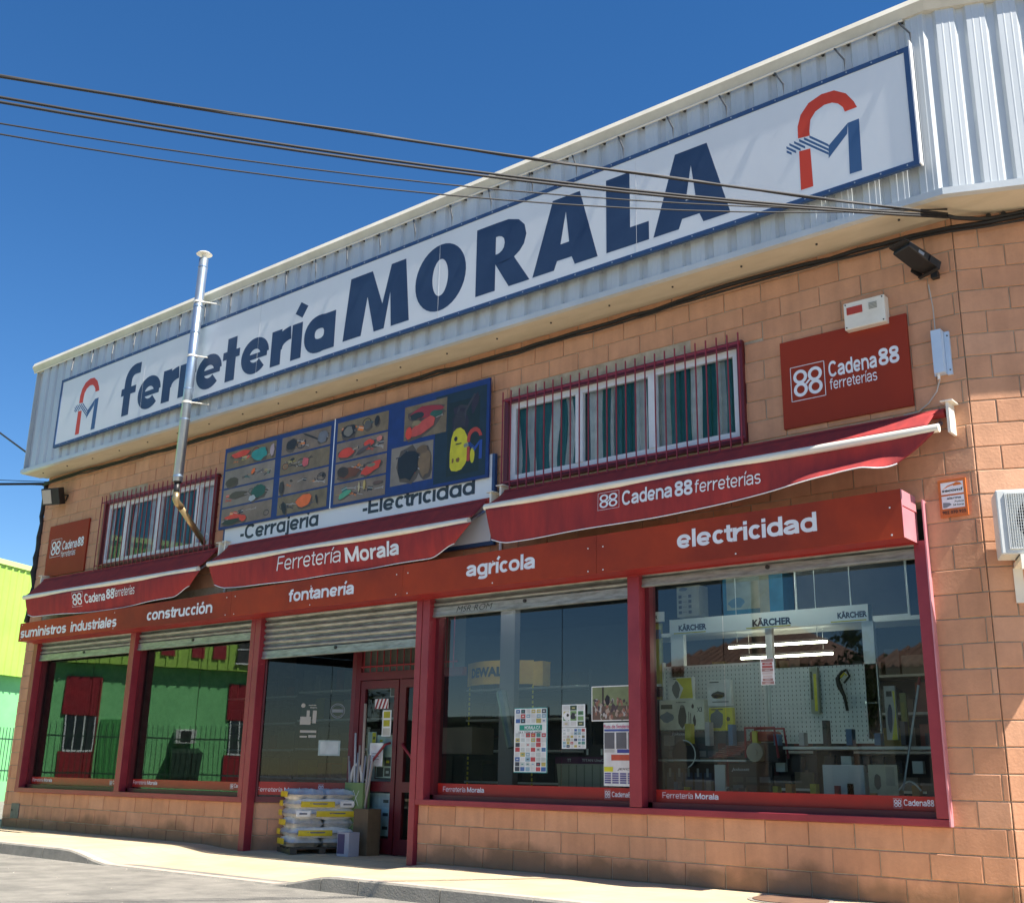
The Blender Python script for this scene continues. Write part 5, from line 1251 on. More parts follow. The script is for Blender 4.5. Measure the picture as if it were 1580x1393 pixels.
PAL = [(.6, .62, .62), (.08, .25, .22), (.45, .06, .07), (.05, .12, .35), (.7, .7, .68), (.5, .55, .55), (.04, .05, .07), (.45, .38, .1), (.25, .4, .5), (.65, .65, .66), (.6, .6, .6)]
t = poster('sponsor_poster', -4.50, -4.06, .95, 1.605, .105, 13, 6, PAL, 'tall poster full of small sponsor logos around a green title in the middle display window', (.02, .28, .28), head=(8, 10))
m = MB(); m.open = True; m.C = (.02, .30, .22); m.quad((-4.43, .1035, 1.375), (-4.13, .1035, 1.375), (-4.13, .1035, 1.43), (-4.43, .1035, 1.43)); m.build('title_band', PRINT, t)
lettering(t, [('MORALA C.F.', -4.36, -4.15, 1.385, 1.42, .1028, dict(off=.02))], TXW); lettering(t, [('DE A TODA LA UNION', -4.44, -4.14, 1.345, 1.365, .1028, dict(off=.01))], BLACK)
t = poster('football_poster', -3.875, -3.585, 1.40, 1.625, .105, 4, 3, [(.10, .25, .12), (.05, .08, .05), (.5, .45, .2), (.6, .6, .6), (.2, .35, .15)], 'upper small poster with a football picture right of the sponsor poster')
m = MB(); m.open = True; blob(m, -3.81, 1.51, .045, .045, .103, (.75, .75, .75), jag=.02); blob(m, -3.80, 1.52, .016, .016, .1025, (.02, .02, .02)); blob(m, -3.73, 1.51, .035, .035, .103, (.03, .03, .04)); blob(m, -3.70, 1.52, .012, .012, .1025, (.6, .6, .6)); m.build('football', PRINT, t)
poster('notice_sheet', -3.875, -3.575, 1.19, 1.395, .105, 6, 6, PAL, 'small sheet of sponsor adverts directly under the football poster')
t = thing('crowd_photograph', (-3.28, .105, 1.455), 'framed photograph of a crowd around a figure at the right of the middle window', 'picture')
MB().box(-3.505, -3.0, .104, .108, 1.455, 1.795).build('sheet', PAPER, t)
m = MB(); m.open = True; pq(m, -3.495, -3.01, 1.465, 1.785, .1034, (.20, .24, .12)); pq(m, -3.495, -3.01, 1.465, 1.60, .1032, (.13, .08, .06))
for k in range(90):
    blob(m, random.uniform(-3.47, -3.05), random.uniform(1.48, 1.66), random.uniform(.008, .02), random.uniform(.014, .03), .1030-.00001*k, random.choice([(.30, .14, .10), (.06, .04, .05), (.4, .3, .25), (.12, .10, .06), (.45, .42, .40)]), 6)
pq(m, -3.375, -3.355, 1.62, 1.785, .1015, (.05, .04, .03)); blob(m, -3.31, 1.66, .03, .05, .1012, (.015, .01, .015)); m.build('photo', PRINT, t)
t = poster('event_poster', -3.36, -3.0, .84, 1.44, .105, 1, 1, [(.7, .7, .72)], 'tall hiking event poster with pink title and yellow strip beside the right post')
m = MB(); m.open = True
pq(m, -3.35, -3.0, 1.355, 1.375, .1025, (.05, .09, .35))
for a in (-3.35, -3.21, -3.07): pq(m, a, a+.12, 1.19, 1.345, .1025, (.12, .12, .14))
pq(m, -3.35, -3.23, 1.155, 1.185, .1025, (.5, .5, .5)); pq(m, -3.20, -3.0, 1.15, 1.185, .1024, (.05, .06, .3)); pq(m, -3.27, -3.0, 1.08, 1.135, .1025, (.50, .08, .04)); pq(m, -3.355, -3.25, 0.975, 1.02, .1025, (.65, .62, .02))
for r in range(5):
    for c in range(4): pq(m, -3.35+.09*c, -3.275+.09*c, .865+.021*r, .880+.021*r, .1025, (.10, .09, .28))
m.build('print', PRINT, t)
lettering(t, [('Ruta de Senderismo', -3.355, -3.0, 1.385, 1.42, .102, dict(off=.01))], mat('pink_ink', (.5, .04, .15))); lettering(t, [('JEXCO', -3.20, -3.01, .985, 1.01, .102, dict(off=.02, shear=.3))], BLACK)
t = poster('price_notice', -1.63, -1.495, 1.745, 1.98, .105, 8, 1, [(.42, .10, .09), (.35, .2, .18), (.6, .5, .48)], 'small white notice with red lines taped high on the right display window')
poster('opening_notice', .78, 1.06, 1.12, 1.31, .02, 1, 1, [(.55, .60, .58)], 'plain white paper sheet taped on the splayed entrance glass', T=SP, base=(.40, .50, .48))
m = MB(SP); m.open = True; ring(m, 1.0, 1.68, .085, .095, .022, 24); ring(m, 1.0, 1.68, .07, .075, .022, 24)
m.quad((.93, .0205, 1.66), (1.07, .021, 1.66), (1.07, .021, 1.70), (.93, .021, 1.70)); o = m.build('round_sticker', mat('sticker_grey', (.22, .25, .26))); setp(o, 'round grey sticker on the splayed entrance glass near the door', 'sticker')
m = MB(SP); m.open = True
for (a, b, c, d) in ((.52, .66, 1.50, 1.60), (.60, .64, 1.60, 1.68), (.68, .73, 1.52, 1.68), (.53, .74, 1.40, 1.43), (.53, .62, 1.34, 1.36), (.64, .74, 1.34, 1.37), (.62, .72, 1.74, 1.75), (.64, .73, 1.71, 1.72)): m.quad((a, .022, c), (b, .022, c), (b, .022, d), (a, .022, d))
ring(m, .55, 1.74, 0.001, .028, .022, 12); o = m.build('keypad_stickers', mat('sticker_cream', (.42, .40, .35))); setp(o, 'cream stickers with pictograms in the middle of the splayed entrance glass', 'sticker')
t = poster('door_sheet', -7.42, -7.18, 1.00, 1.28, DY-.045, 1, 1, [(.72, .72, .74)], 'white notice sheet with printed lines on the entrance door')
m = MB(); [m.box(-7.36, -7.24, DY-.052, DY-.050, 1.08+.035*k, 1.085+.035*k) for k in range(3)]; m.build('printed_lines', BLACK, t)
t = thing('hazard_sticker', (-7.28, DY-.01, 1.72), 'red and white striped hazard sticker high on the entrance door', 'sticker')
MB().box(-7.40, -7.16, DY-.012, DY-.008, 1.70, 1.82).build('sheet', TXW, t)
m = MB(); m.open = True
for k in range(4):
    a = -7.40+.065*k; m.quad((a, DY-.014, 1.70), (a+.032, DY-.014, 1.70), (min(a+.082, -7.16), DY-.014, 1.82), (min(a+.05, -7.16), DY-.014, 1.82))
m.build('red_stripes', GRED, t)
YP = (.42, .40, .02)
t = poster('yellow_flyer', -7.26, -7.10, 1.36, 1.68, DY-.006, 3, 1, [YP, (.5, .5, .45), (.05, .05, .05)], 'yellow and white product flyer on the right side of the door glass')
for (a, b, c, d, lb) in ((-7.57, -7.42, .84, 1.42, 'pale green product carton seen behind the left part of the door glass'), (-7.40, -7.12, .86, 1.38, 'carton with a yellow band behind the door glass, right of the pale green one')):
    poster('display_carton', a, b, c, d, DY+.06, 4, 2, [(.55, .72, .62), (.7, .66, .05), (.08, .10, .09), (.5, .62, .6)], lb, base=(.55, .72, .64))
poster('display_carton', -7.56, -7.06, .18, .68, DY+.06, 3, 2, [(.55, .74, .76), (.06, .09, .09), (.5, .66, .7)], 'tall pale blue carton with tool pictures behind the lower door glass', base=(.58, .76, .78))
poster('arrow_sign', -7.14, -7.0, 1.84, 1.96, DY-.006, 1, 1, [(.05, .06, .06)], 'small arrow sign at the top of the door glass', base=(.30, .34, .34))

# ------------------------------------------------------------------ right display window
PEGW = mat('pegboard_white', (.62, .68, .66), (.55, .62, .60), .6)
def pegboard(x0, x1, z0, z1, y, lab):
    t = thing('pegboard', ((x0+x1)/2, y, z0), lab, 'pegboard', 'perforated display panels in the right window')
    MB().box(x0, x1, y, y+.02, z0, z1).build('panel', PEGW, t)
    m = MB(); m.open = True; x = x0+.02
    while x < x1-.01:
        z = z0+.02
        while z < z1-.01: m.quad((x-.003, y-.001, z), (x+.003, y-.001, z), (x+.003, y-.001, z+.017), (x-.003, y-.001, z+.017)); z += .042
        x += .042
    m.build('slots', BLACK, t, kind='stuff')
    m = MB(); m.box(x0-.02, x0, y-.02, y+.02, z0-.02, z1+.04); m.box(x0, x1, y-.004, y, (z0+z1)/2, (z0+z1)/2+.004); m.build('upright', PEGW, t)
pegboard(-3.13, -1.98, 1.27, 2.04, .9, 'left perforated white display panel hung with yellow product packs')
pegboard(-1.94, -.86, 1.26, 1.97, .9, 'right perforated white display panel with a black spray gun')
GW = mat('gantry_white', (.74, .78, .76))
t = thing('display_gantry', (-2, .9, 1.2), 'white brand gantry with three logo headers above the perforated panels', 'display stand')
MB().box(-3.05, -.90, .88, .98, 2.36, 2.52).build('header', GW, t); MB().box(-3.05, -2.90, .90, .96, 1.3, 2.36).build('post', GW, t); MB().box(-.98, -.87, .90, .96, 1.3, 2.36).build('post', GW, t); MB().box(-1.97, -1.90, .905, .955, 1.3, 2.36).build('post', GW, t)
KB = mat('brand_blue_black', (.02, .03, .05)); KY = mat('brand_yellow', (.55, .48, .03))
[lettering(t, [it_], KB) for it_ in (('KÄRCHER', -2.94, -2.61, 2.395, 2.47, .878, dict(off=.05)), ('KÄRCHER', -2.09, -1.67, 2.385, 2.47, .878, dict(off=.05)), ('KÄRCHER', -1.20, -.91, 2.40, 2.47, .878, dict(off=.05)))]
m = MB(); m.open = True
for a, b in ((-3.0, -2.62), (-2.16, -1.68), (-1.27, -.92)): m.quad((a, .878, 2.368), (b, .878, 2.368), (b, .878, 2.38), (a, .878, 2.38))
m.build('yellow_underline', KY, t)
TUBE = emit_mat('lit_tube', (1, .84, .62), 9); FILL_TUBE = emit_mat('added_fill_tube', (1, .93, .82), 20)
for k, (a, b, z, y) in enumerate(((-2.67, -1.57, 2.267, 1.45), (-2.69, -1.645, 2.18, 1.75))):
    t = thing('tube_lamp', ((a+b)/2, y, z), ('nearer' if k == 0 else 'farther') + ' lit fluorescent tube glowing warm in the right window', 'lamp', 'lit fluorescent tubes inside the right window')
    MB().tube([(a, y, z), (b, y, z)], .013, 8).build('tube', TUBE, t); MB().box(a-.01, b+.01, y-.008, y+.008, z+.03, z+.04).build('batten', DARK, t)
    m = MB(); [m.tube([(x, y, z+.05), (x, y, 3.25)], .004, 5) for x in (a+.1, b-.1)]; m.build('hanger', GW, t)
for k, (a, b, z, y, lb) in enumerate(((-5.9, -4.5, 3.12, .85, 'added hidden ceiling tube brightening the display inside the middle window'), (-2.4, -1.2, 3.12, .55, 'added hidden ceiling tube brightening the display inside the right window'))):  # unseen tubes added to brighten the yellow header and perforated panels
    t = thing('tube_lamp', ((a+b)/2, y, z), lb, 'lamp'); MB().tube([(a, y, z), (b, y, z)], .019, 8).build('tube', FILL_TUBE, t); MB().box(a-.03, b+.03, y-.03, y+.03, z+.022, z+.05).build('batten', GW, t)
def pack(name, x0, x1, z0, z1, y, base, shapes, label, depth=.05, txt=None):
    t = thing(name, ((x0+x1)/2, y, z0), label, 'package'); m = MB(); m.box(x0, x1, y, y+depth, z0, z1); m.c = [base]*len(m.f); m.C = base; m.build('carton', PRINT, t)
    m = MB(); m.open = True
    for s in shapes:
        if s[0] == 'q': pq(m, x0+s[1]*(x1-x0), x0+s[2]*(x1-x0), z0+s[3]*(z1-z0), z0+s[4]*(z1-z0), y-s[6] if len(s) > 6 else y-.001, s[5])
        elif s[0] == 'b': blob(m, x0+s[1]*(x1-x0), z0+s[2]*(z1-z0), s[3]*(x1-x0), s[4]*(z1-z0), y-.0025, s[5], 12)
        else: m.C = s[2]; i = m.pts([(x0+a*(x1-x0), y-.0015, z0+b*(z1-z0)) for a, b in s[1]]); m.fa([i+k for k in range(len(s[1]))])
    m.build('print', PRINT, t)
    if txt: lettering(t, txt, KB)
    return t
YL = (.70, .66, .06); PWH = (.74, .78, .74); GY = (.16, .20, .20)
random.seed(9)
pack('accessory_kit_box', -3.02, -2.51, 1.385, 1.675, .6, (.76, .80, .66), [('q', .04, .30, .70, .85, (.05, .10, .06)), ('b', .18, .42, .16, .18, (.20, .30, .38)), ('b', .52, .45, .09, .38, (.06, .08, .07)), ('b', .52, .78, .05, .05, (.3, .34, .3)), ('q', .66, .675, .15, .6, (.05, .06, .05)), ('q', .70, .715, .1, .55, (.05, .06, .05)), ('b', .79, .3, .03, .2, (.06, .06, .06)), ('b', .76, .78, .03, .08, (.06, .06, .06))], 'wide pale box with picture of a pressure washer and hoses on the left panel', .08, [('X3', -2.585, -2.53, 1.555, 1.60, .598, dict(off=.02)), ('KÄRCHER', -2.82, -2.71, 1.645, 1.658, .598, dict(off=.03))])
pack('yellow_white_pack', -2.92, -2.64, 1.68, 1.90, .62, PWH, [('p', [(.45, .05), (1, .05), (.95, .95), (.30, .95), (.62, .5)], YL), ('b', .32, .45, .17, .35, GY), ('q', .5, .85, .12, .2, (.05, .06, .05)), ('q', .2, .8, .90, .94, (.05, .06, .05))], 'yellow and white blister pack hung at the upper left of the left panel')
pack('white_pad_pack', -2.475, -2.22, 1.605, 1.86, .62, PWH, [('b', .45, .42, .28, .14, (.05, .06, .05)), ('b', .45, .36, .25, .08, YL), ('q', .1, .5, .88, .92, (.05, .06, .05)), ('q', .2, .9, .14, .18, (.2, .22, .2))], 'white pack showing a round pad hung above the yellow one')
pack('yellow_pack', -2.465, -2.21, 1.375, 1.59, .62, YL, [('b', .35, .5, .28, .42, GY), ('q', .1, .6, .9, .95, (.05, .06, .05)), ('b', .82, .5, .08, .1, (.1, .1, .05))], 'square yellow pack with grey photo low on the left panel')
pack('brush_pack', -1.50, -1.42, 1.53, 1.96, .84, (.34, .38, .30), [('q', .5, .85, .05, .85, YL), ('q', .1, .35, .3, .9, (.08, .1, .08))], 'long narrow yellow brush pack on the right panel')
pack('hose_pack', -.70, -.60, 1.28, 1.74, .6, (.42, .46, .42), [('p', [(.45, .0), (.95, .0), (.95, .9), (.75, .9), (.9, .5)], YL), ('b', .4, .4, .25, .25, (.04, .07, .12)), ('q', .2, .7, .8, .9, (.05, .05, .05))], 'tall yellow and blue hose pack near the right window post', .03)
pack('trimmer_pack', -.585, -.53, 1.28, 1.68, .66, (.20, .22, .05), [('q', .2, .7, .1, .8, (.30, .28, .03))], 'narrow dark yellow pack behind the hose pack by the right window post', .03)
pack('tall_poster_box', -3.385, -3.10, 2.655, 3.0, 1.6, (.36, .36, .28), [('b', .3, .9, .2, .06, (.1, .12, .14))] + [('q', .08, .22, .1+.17*k, .2+.17*k, (.04, .05, .05)) for k in range(4)] + [('q', .52, .66, .1+.17*k, .2+.17*k, (.04, .05, .05)) for k in range(4)] + [('q', .26, .45, .14+.17*k, .16+.17*k, (.15, .16, .15)) for k in range(4)], 'cream carton with rows of icons on the top shelf of the right window', .2)
pack('blue_carton', -2.80, -2.09, 2.58, 3.05, 1.6, (.02, .16, .28), [('q', .06, .62, .22, .98, (.30, .36, .33)), ('b', .22, .38, .14, .12, (.10, .22, .32)), ('q', .62, .78, .1, .98, (.28, .28, .2), .003)], 'large blue edged carton on the top shelf of the right window', .25)
pack('yellow_banner', -3.86, -3.56, 1.9, 2.60, 1.55, (.26, .25, .02), [('b', .35, .35, .25, .25, (.04, .05, .04)), ('q', .7, .95, .75, .9, (.04, .06, .10)), ('q', .05, .95, .0, .04, (.3, .36, .36))], 'yellow product banner at the left inside the right window', .02)
t = thing('shelf_header', (-3.7, 1.5, 2.62), 'grey header strip with black lettering at the left inside the right window', 'sign')
MB().box(-3.88, -3.5, 1.5, 1.52, 2.61, 2.72).build('strip', GW, t); lettering(t, [('KÄRCHER', -3.84, -3.58, 2.64, 2.69, 1.498, dict(off=.03))], KB)
t = thing('screen_frame', (-1.35, 1.6, 2.5), 'dark glass panel with thin white frame at the upper right of the right window', 'panel')
MB().box(-1.94, -.77, 1.6, 1.62, 2.50, 3.05).build('panel', DARK, t); m = MB(); m.box(-1.95, -.76, 1.58, 1.60, 2.485, 2.505).box(-.78, -.76, 1.58, 1.60, 2.505, 3.05).box(-1.95, -1.93, 1.58, 1.60, 2.505, 3.05).box(-1.36, -1.35, 1.59, 1.60, 2.505, 3.05); m.build('frame', GW, t)
MB().box(-3.9, -.1, 1.55, 2.0, 2.44, 2.48).build('top_shelf', GW, B)
t = thing('spray_gun', (-1.18, .85, 1.55), 'black spray gun with yellow trigger hanging on the right panel', 'spray gun')
m = MB(); m.tube([(-1.15, .85, 1.55), (-1.17, .85, 1.68), (-1.21, .84, 1.78), (-1.22, .84, 1.84), (-1.18, .84, 1.90), (-1.13, .84, 1.92)], [.014, .016, .026, .024, .014, .012], 8); m.tube([(-1.13, .84, 1.92), (-1.105, .84, 1.86), (-1.16, .84, 1.80)], .011, 8); m.build('body', BLACK, t, smooth=True)
MB().tube([(-1.19, .835, 1.85), (-1.15, .835, 1.89), (-1.13, .835, 1.87)], .010, 6).build('trigger', KY, t)
t = thing('tool_rack', (-2.56, .6, 1.13), 'dark tool display rack with a black reel on the left of the right window', 'rack')
MB().box(-3.03, -2.09, .62, .66, 1.12, 1.37).build('back_panel', mat('rack_grey', (.07, .09, .10)), t); MB().box(-3.03, -2.0, .45, .66, 1.085, 1.10).build('shelf', GW, t)
m = MB(); m.open = True; random.seed(2)
for k in range(6):
    for r in range(2): pq(m, -2.93+.11*k, -2.84+.11*k, 1.13+.07*r, 1.185+.07*r, .6185, random.choice([(.14, .15, .17), (.10, .09, .10), (.25, .25, .26), (.16, .05, .05)]))
m.build('print', PRINT, t)
lettering(t, [('Jokosit', -2.90, -2.71, 1.325, 1.362, .617, dict(off=.01, shear=.25))], TXW)
t = thing('cable_reel', (-2.69, .5, 1.02), 'round black cable reel with pale rim standing in the right window', 'reel')
m = MB(); m.tube([(-2.69, .50, 1.15), (-2.69, .58, 1.15)], .13, 24); m.build('drum', BLACK, t); m = MB(); ring(m, -2.69, 1.15, .125, .137, .495, 26, -1.2, 1.6); m.build('rim', GW, t)
t = thing('lower_tool_rack', (-2.03, .6, .78), 'black lettered rack of small tool packs at the bottom of the right window', 'rack')
MB().box(-2.26, -1.81, .60, .64, .70, 1.075).build('back_panel', BLACK, t); lettering(t, [('Jokosit', -2.23, -2.04, .995, 1.03, .597, dict(off=.01, shear=.25))], TXW)
m = MB(); m.open = True
for k in range(3):
    for r in range(3): pq(m, -2.22+.14*k, -2.11+.14*k, .75+.075*r, .80+.075*r, .5985, random.choice([(.10, .05, .04), (.3, .3, .3), (.08, .09, .07), (.2, .2, .2)]))
m.build('tool_packs', PRINT, t)
t = thing('blister_rack', (-2.66, .6, .72), 'rack of small blister packs with white tabs behind the red band', 'rack')
MB().box(-3.0, -2.42, .64, .66, .70, 1.07).build('back_panel', mat('rack_brown', (.06, .035, .03)), t); m = MB(); m.open = True
for k in range(5): pq(m, -2.97+.105*k, -2.89+.105*k, .78, .98, .6385, (.09, .10, .16)); pq(m, -2.945+.105*k, -2.92+.105*k, .94, 1.02, .6375, (.5, .52, .5))
m.build('blister_packs', PRINT, t)
o = MB().box(-2.385, -2.275, .55, .57, .72, 1.056).build('white_leaflet', GW); setp(o, 'curled plain white leaflet between the two lower racks', 'leaflet')
t = thing('generator', (-1.86, .55, 1.1), 'red framed engine with a round pale flywheel in the middle of the right window', 'engine')
m = MB(); m.tube([(-2.02, .5, 1.12), (-2.02, .5, 1.39), (-1.72, .5, 1.39), (-1.69, .5, 1.12)], .012, 8); m.tube([(-2.02, .7, 1.12), (-2.02, .7, 1.39), (-1.72, .7, 1.39), (-1.69, .7, 1.12)], .012, 8); m.build('frame', GRED, t)
MB().box(-1.99, -1.74, .52, .70, 1.27, 1.36).build('tank', mat('engine_red', (.25, .03, .02)), t, bevel=.02); m = MB(); m.tube([(-1.92, .48, 1.17), (-1.92, .60, 1.17)], .085, 22); m.tube([(-1.92, .47, 1.17), (-1.92, .48, 1.17)], .03, 12); m.build('flywheel', mat('alloy', (.35, .33, .26), None, .4), t)
MB().box(-1.84, -1.70, .52, .68, 1.08, 1.26).build('engine_block', BLACK, t, bevel=.01)
t = thing('wrench_pile', (-2.2, .5, 1.1), 'pile of long pipe wrenches lying beside the red engine', 'tools')
m = MB()
for k in range(7): m.tube([(-2.38+.02*k, .45+.03*k, 1.115+.022*k), (-2.06+.01*k, .47+.02*k, 1.15+.02*k)], .011, 6)
m.build('wrenches', mat('wrench_red_grey', (.20, .16, .16), (.28, .05, .04), .4, scale=9), t)
o = MB().box(-1.315, -.93, .6, .75, .72, 1.065).build('plain_white_carton', mat('carton_dull_white', (.68, .72, .74)), bevel=.004); setp(o, 'plain white carton behind the red band toward the right of the right window', 'box')
pack('cream_carton', -.90, -.64, .72, 1.07, .62, (.58, .57, .44), [('b', .3, .6, .12, .2, (.08, .09, .08)), ('q', .6, .9, .5, .95, (.42, .42, .34))], 'cream carton with small pictures right of the plain white carton', .12)
t = thing('mop', (-.5, .55, .86), 'mop with long metal stick and curved white head leaning by the right post', 'mop')
MB().tube([(-.575, .55, .86), (-.345, .5, 1.76)], .011, 8).build('stick', GALV, t); MB().tube([(-.61+.0*k+.19*k/10, .55, .86+.075*math.sin(math.pi*k/10)) for k in range(11)], .008, 6).build('curved_head', GW, t); MB().tube([(-.352, .5, 1.73), (-.335, .5, 1.80)], .013, 8).build('red_grip', GRED, t)
o = MB().box(-3.25, -3.05, .55, .80, .7, 1.69).build('grey_cabinet', mat('cabinet_grey', (.14, .18, .18)), bevel=.01); setp(o, 'tall grey cabinet at the left edge of the right window', 'cabinet')
t = thing('low_display_plinth', (-1.5, .3, .6), 'grey display step with black brand lettering along the foot of the right window', 'display stand')
MB().box(-2.75, -.15, .28, .60, .55, .70).build('plinth', mat('plinth_grey', (.17, .21, .23)), t); lettering(t, [('STANLEY', -1.72, -1.36, .655, .70, .278, dict(off=.03))], BLACK)
MB().box(-1.94, -.3, .62, .95, 1.20, 1.225).build('counter_shelf', GW, B)
t = thing('shelf_bottles', (-.7, .7, 1.225), 'row of dark small containers on the shelf below the right perforated panel', 'containers', None)
random.seed(8)
for k in range(34):
    xx = -2.9+.078*k+random.uniform(-.02, .02); zz_ = (.70 if k % 3 else 1.232); ww = random.uniform(.04, .075); hh = random.uniform(.08, .22); q = MB(); q.box(xx, xx+ww, .50+.05*(k % 3), .58+.05*(k % 3), zz_, zz_+hh); c = random.choice([(.5, .5, .5), (.05, .05, .06), (.4, .04, .03), (.6, .55, .05), (.1, .2, .35), (.25, .25, .25), (.5, .25, .05)]); q.c = [c]*6; q.C = c; q.build('stock_item', PRINT, t)
for k in range(9): MB().box(-1.8+.16*k, -1.74+.16*k+random.uniform(0, .05), .66, .72, 1.0, 1.0+random.uniform(.1, .19)).build('container', random.choice([BLACK, PEGW, DARK]), t)

# middle window
t = thing('yellow_tool_display', (-5.9, 1.5, 0), 'yellow tool brand header on a chain post stand behind the grey column', 'display stand')
TY = mat('tool_yellow', (.70, .42, .05), (.62, .36, .04), .5, scale=8)
m = MB(); m.open = True; P = []
for k in range(13):
    a = -6.46+1.07*k/12; P.append((a, 1.55-.22*math.sin(math.pi*k/12)))
for k in range(12): m.quad((P[k][0], P[k][1], 1.99), (P[k+1][0], P[k+1][1], 1.99), (P[k+1][0], P[k+1][1], 2.275), (P[k][0], P[k][1], 2.275))
m.build('curved_header', TY, t); MB().box(-5.40, -5.25, 1.55, 1.7, 1.97, 2.26).build('side_panel', TY, t)
m = MB(); m.open = True; add_text(m, 'DEWALT', -6.30, -5.62, 2.08, 2.20, 0, off=.05, yf=lambda X, Z: 1.55-.22*math.sin(math.pi*(X+6.46)/1.07)-.006); m.build('lettering', BLACK, t)
m = MB(); [m.tube([(-6.42+.0*k, 1.55, .2+.06*k), (-6.42, 1.55, .235+.06*k)], .011, 5) for k in range(30)]; [m.tube([(-5.40, 1.55, .2+.06*k), (-5.40, 1.55, .235+.06*k)], .011, 5) for k in range(30)]; m.build('chain', KY, t, kind='stuff')
o = MB().box(-6.95, -6.30, 1.48, 1.9, 1.17, 1.49).build('beige_counter_screen', mat('dull_beige', (.16, .13, .10))); setp(o, 'dull beige counter screen at the left of the middle window', 'panel')
m = MB(); m.tube([(-5.02, .5, 1.82), (-4.84, .48, 1.21)], [.06, .05], 8); o = m.build('plastic_roll', mat('grey_film', (.16, .20, .21), (.24, .28, .29), .25)); setp(o, 'leaning grey roll of plastic film left of the sponsor poster', 'roll')
o = MB().tube([(-6.05, .45, 2.3), (-5.87, .4, .72)], .010, 7).build('yellow_pole', mat('pole_straw', (.34, .30, .14))); setp(o, 'thin straw coloured pole leaning at the left edge of the middle window', 'pole')
t = thing('paint_display', (-3.95, .5, .72), 'white paint shade display with a purple lettered top edge', 'display stand')
m = MB(); m.prism([(-4.20, .72), (-3.45, .72), (-3.45, 1.05), (-4.24, 1.05)], .5, .6); m.build('shade_fan', mat('shade_cream', (.46, .46, .36)), t); m = MB(); m.box(-4.25, -3.45, .49, .6, 1.05, 1.12); m.build('purple_edge', mat('purple_band', (.10, .02, .08)), t)
m = MB(); [m.box(-4.18+.1*k, -4.172+.1*k, .494, .499, .73, 1.04) for k in range(7)]; m.build('leaf_edge', mat('leaf_edge_dull', (.28, .28, .22)), t)  # darker strips along the leaf edges of the fan
lettering(t, [('TT', -4.09, -4.04, 1.07, 1.10, .488, dict(off=.01)), ('TITAN UnaCapa', -3.90, -3.56, 1.065, 1.10, .488, dict(off=.01))], TXW)
t = thing('toolbox', (-3.75, .6, 1.12), 'black toolbox with pale latches on top of the paint display', 'toolbox'); m = MB(); m.prism([(-3.90, 1.12), (-3.60, 1.12), (-3.60, 1.20), (-3.66, 1.245), (-3.84, 1.245), (-3.90, 1.20)], .52, .66); m.build('body', BLACK, t); m = MB(); m.box(-3.86, -3.84, .512, .52, 1.14, 1.20).box(-3.68, -3.66, .512, .52, 1.14, 1.20); m.build('latch', GW, t)
random.seed(31)
def shelving(x0, x1, y, lab, pal, n=5):
    t = thing('shelf_unit', ((x0+x1)/2, y, 0), lab, 'shelf'); m = MB(); m.box(x0, x0+.04, y, y+.4, 0, 2.4).box(x1-.04, x1, y, y+.4, 0, 2.4); m.build('upright', IWALL, t)
    for k in range(n):
        z = .35+.45*k; MB().box(x0+.04, x1-.04, y, y+.4, z, z+.03).build('shelf', GW, t)
        x = x0+.08
        while x < x1-.25:
            w_ = random.uniform(.12, .3); h = random.uniform(.15, .36); m = MB(); m.box(x, x+w_, y+.05, y+.3, z+.03, z+.03+h); c = random.choice(pal); m.c = [c]*6; m.C = c; m.build('stock_item', PRINT, t); x += w_+random.uniform(.01, .06)
PD = [(.10, .11, .11), (.16, .15, .10), (.06, .08, .10), (.2, .05, .04), (.22, .22, .2), (.05, .05, .05), (.22, .2, .04)]
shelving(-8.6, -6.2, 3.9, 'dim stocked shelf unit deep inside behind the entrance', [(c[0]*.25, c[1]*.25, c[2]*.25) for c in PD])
shelving(-5.6, -3.0, 4.2, 'dim stocked shelf unit deep inside behind the middle window', PD)
shelving(-2.6, -.1, 4.3, 'dim stocked shelf unit deep inside behind the right window', PD)
shelving(-14.2, -11.8, 3.6, 'dim stocked shelf unit deep inside behind the leftmost window', PD)
shelving(-11.5, -9.1, 3.0, 'dim stocked shelf unit deep inside behind the second window from the left', PD)

# ------------------------------------------------------------------ green warehouse across the side street
PHI = rad(23)
def GT(s, d, z): # s along the wall, d toward the shop
    return (math.cos(PHI)*(-27+d) - math.sin(PHI)*s, math.sin(PHI)*(-27+d) + math.cos(PHI)*s, z)
GH = thing('green_warehouse', GT(8, -6, 0), 'lime and mint green warehouse with red doors across the side street', 'building')
MB(GT).box(-2.4, 34, -12, 0, RZ, 3.72).build('mint_wall', MINT, GH)
mb = MB(GT); mb.open = True; prof = []; s = -2.5
while s < 34.2:
    for ds, d in ((0, .32), (.17, .32), (.19, .36), (.24, .36), (.26, .32)): prof.append((s+ds, d))
    s += .30
i = mb.pts([(a, b, 3.72) for a, b in prof]+[(a, b, 7.2) for a, b in prof]); N = len(prof)
for k in range(N-1): mb.fa([i+k, i+k+1, i+N+k+1, i+N+k])
mb.build('lime_cladding', LIME, GH)
MB(GT).box(-2.5, 34.2, -12, .31, 3.725, 7.0).build('cladding_core', LIME, GH)
MB(GT).box(-2.55, 34.25, -12.1, .40, 7.18, 7.34).build('coping', LIMECAP, GH)
for (a, b, z) in ((1.12, 1.48, 4.62), (.28, .66, 4.72), (-.36, .01, 4.74)): MB(GT).box(a, b, .365, .375, 4.03, z).build('red_panel', GRED, GH)
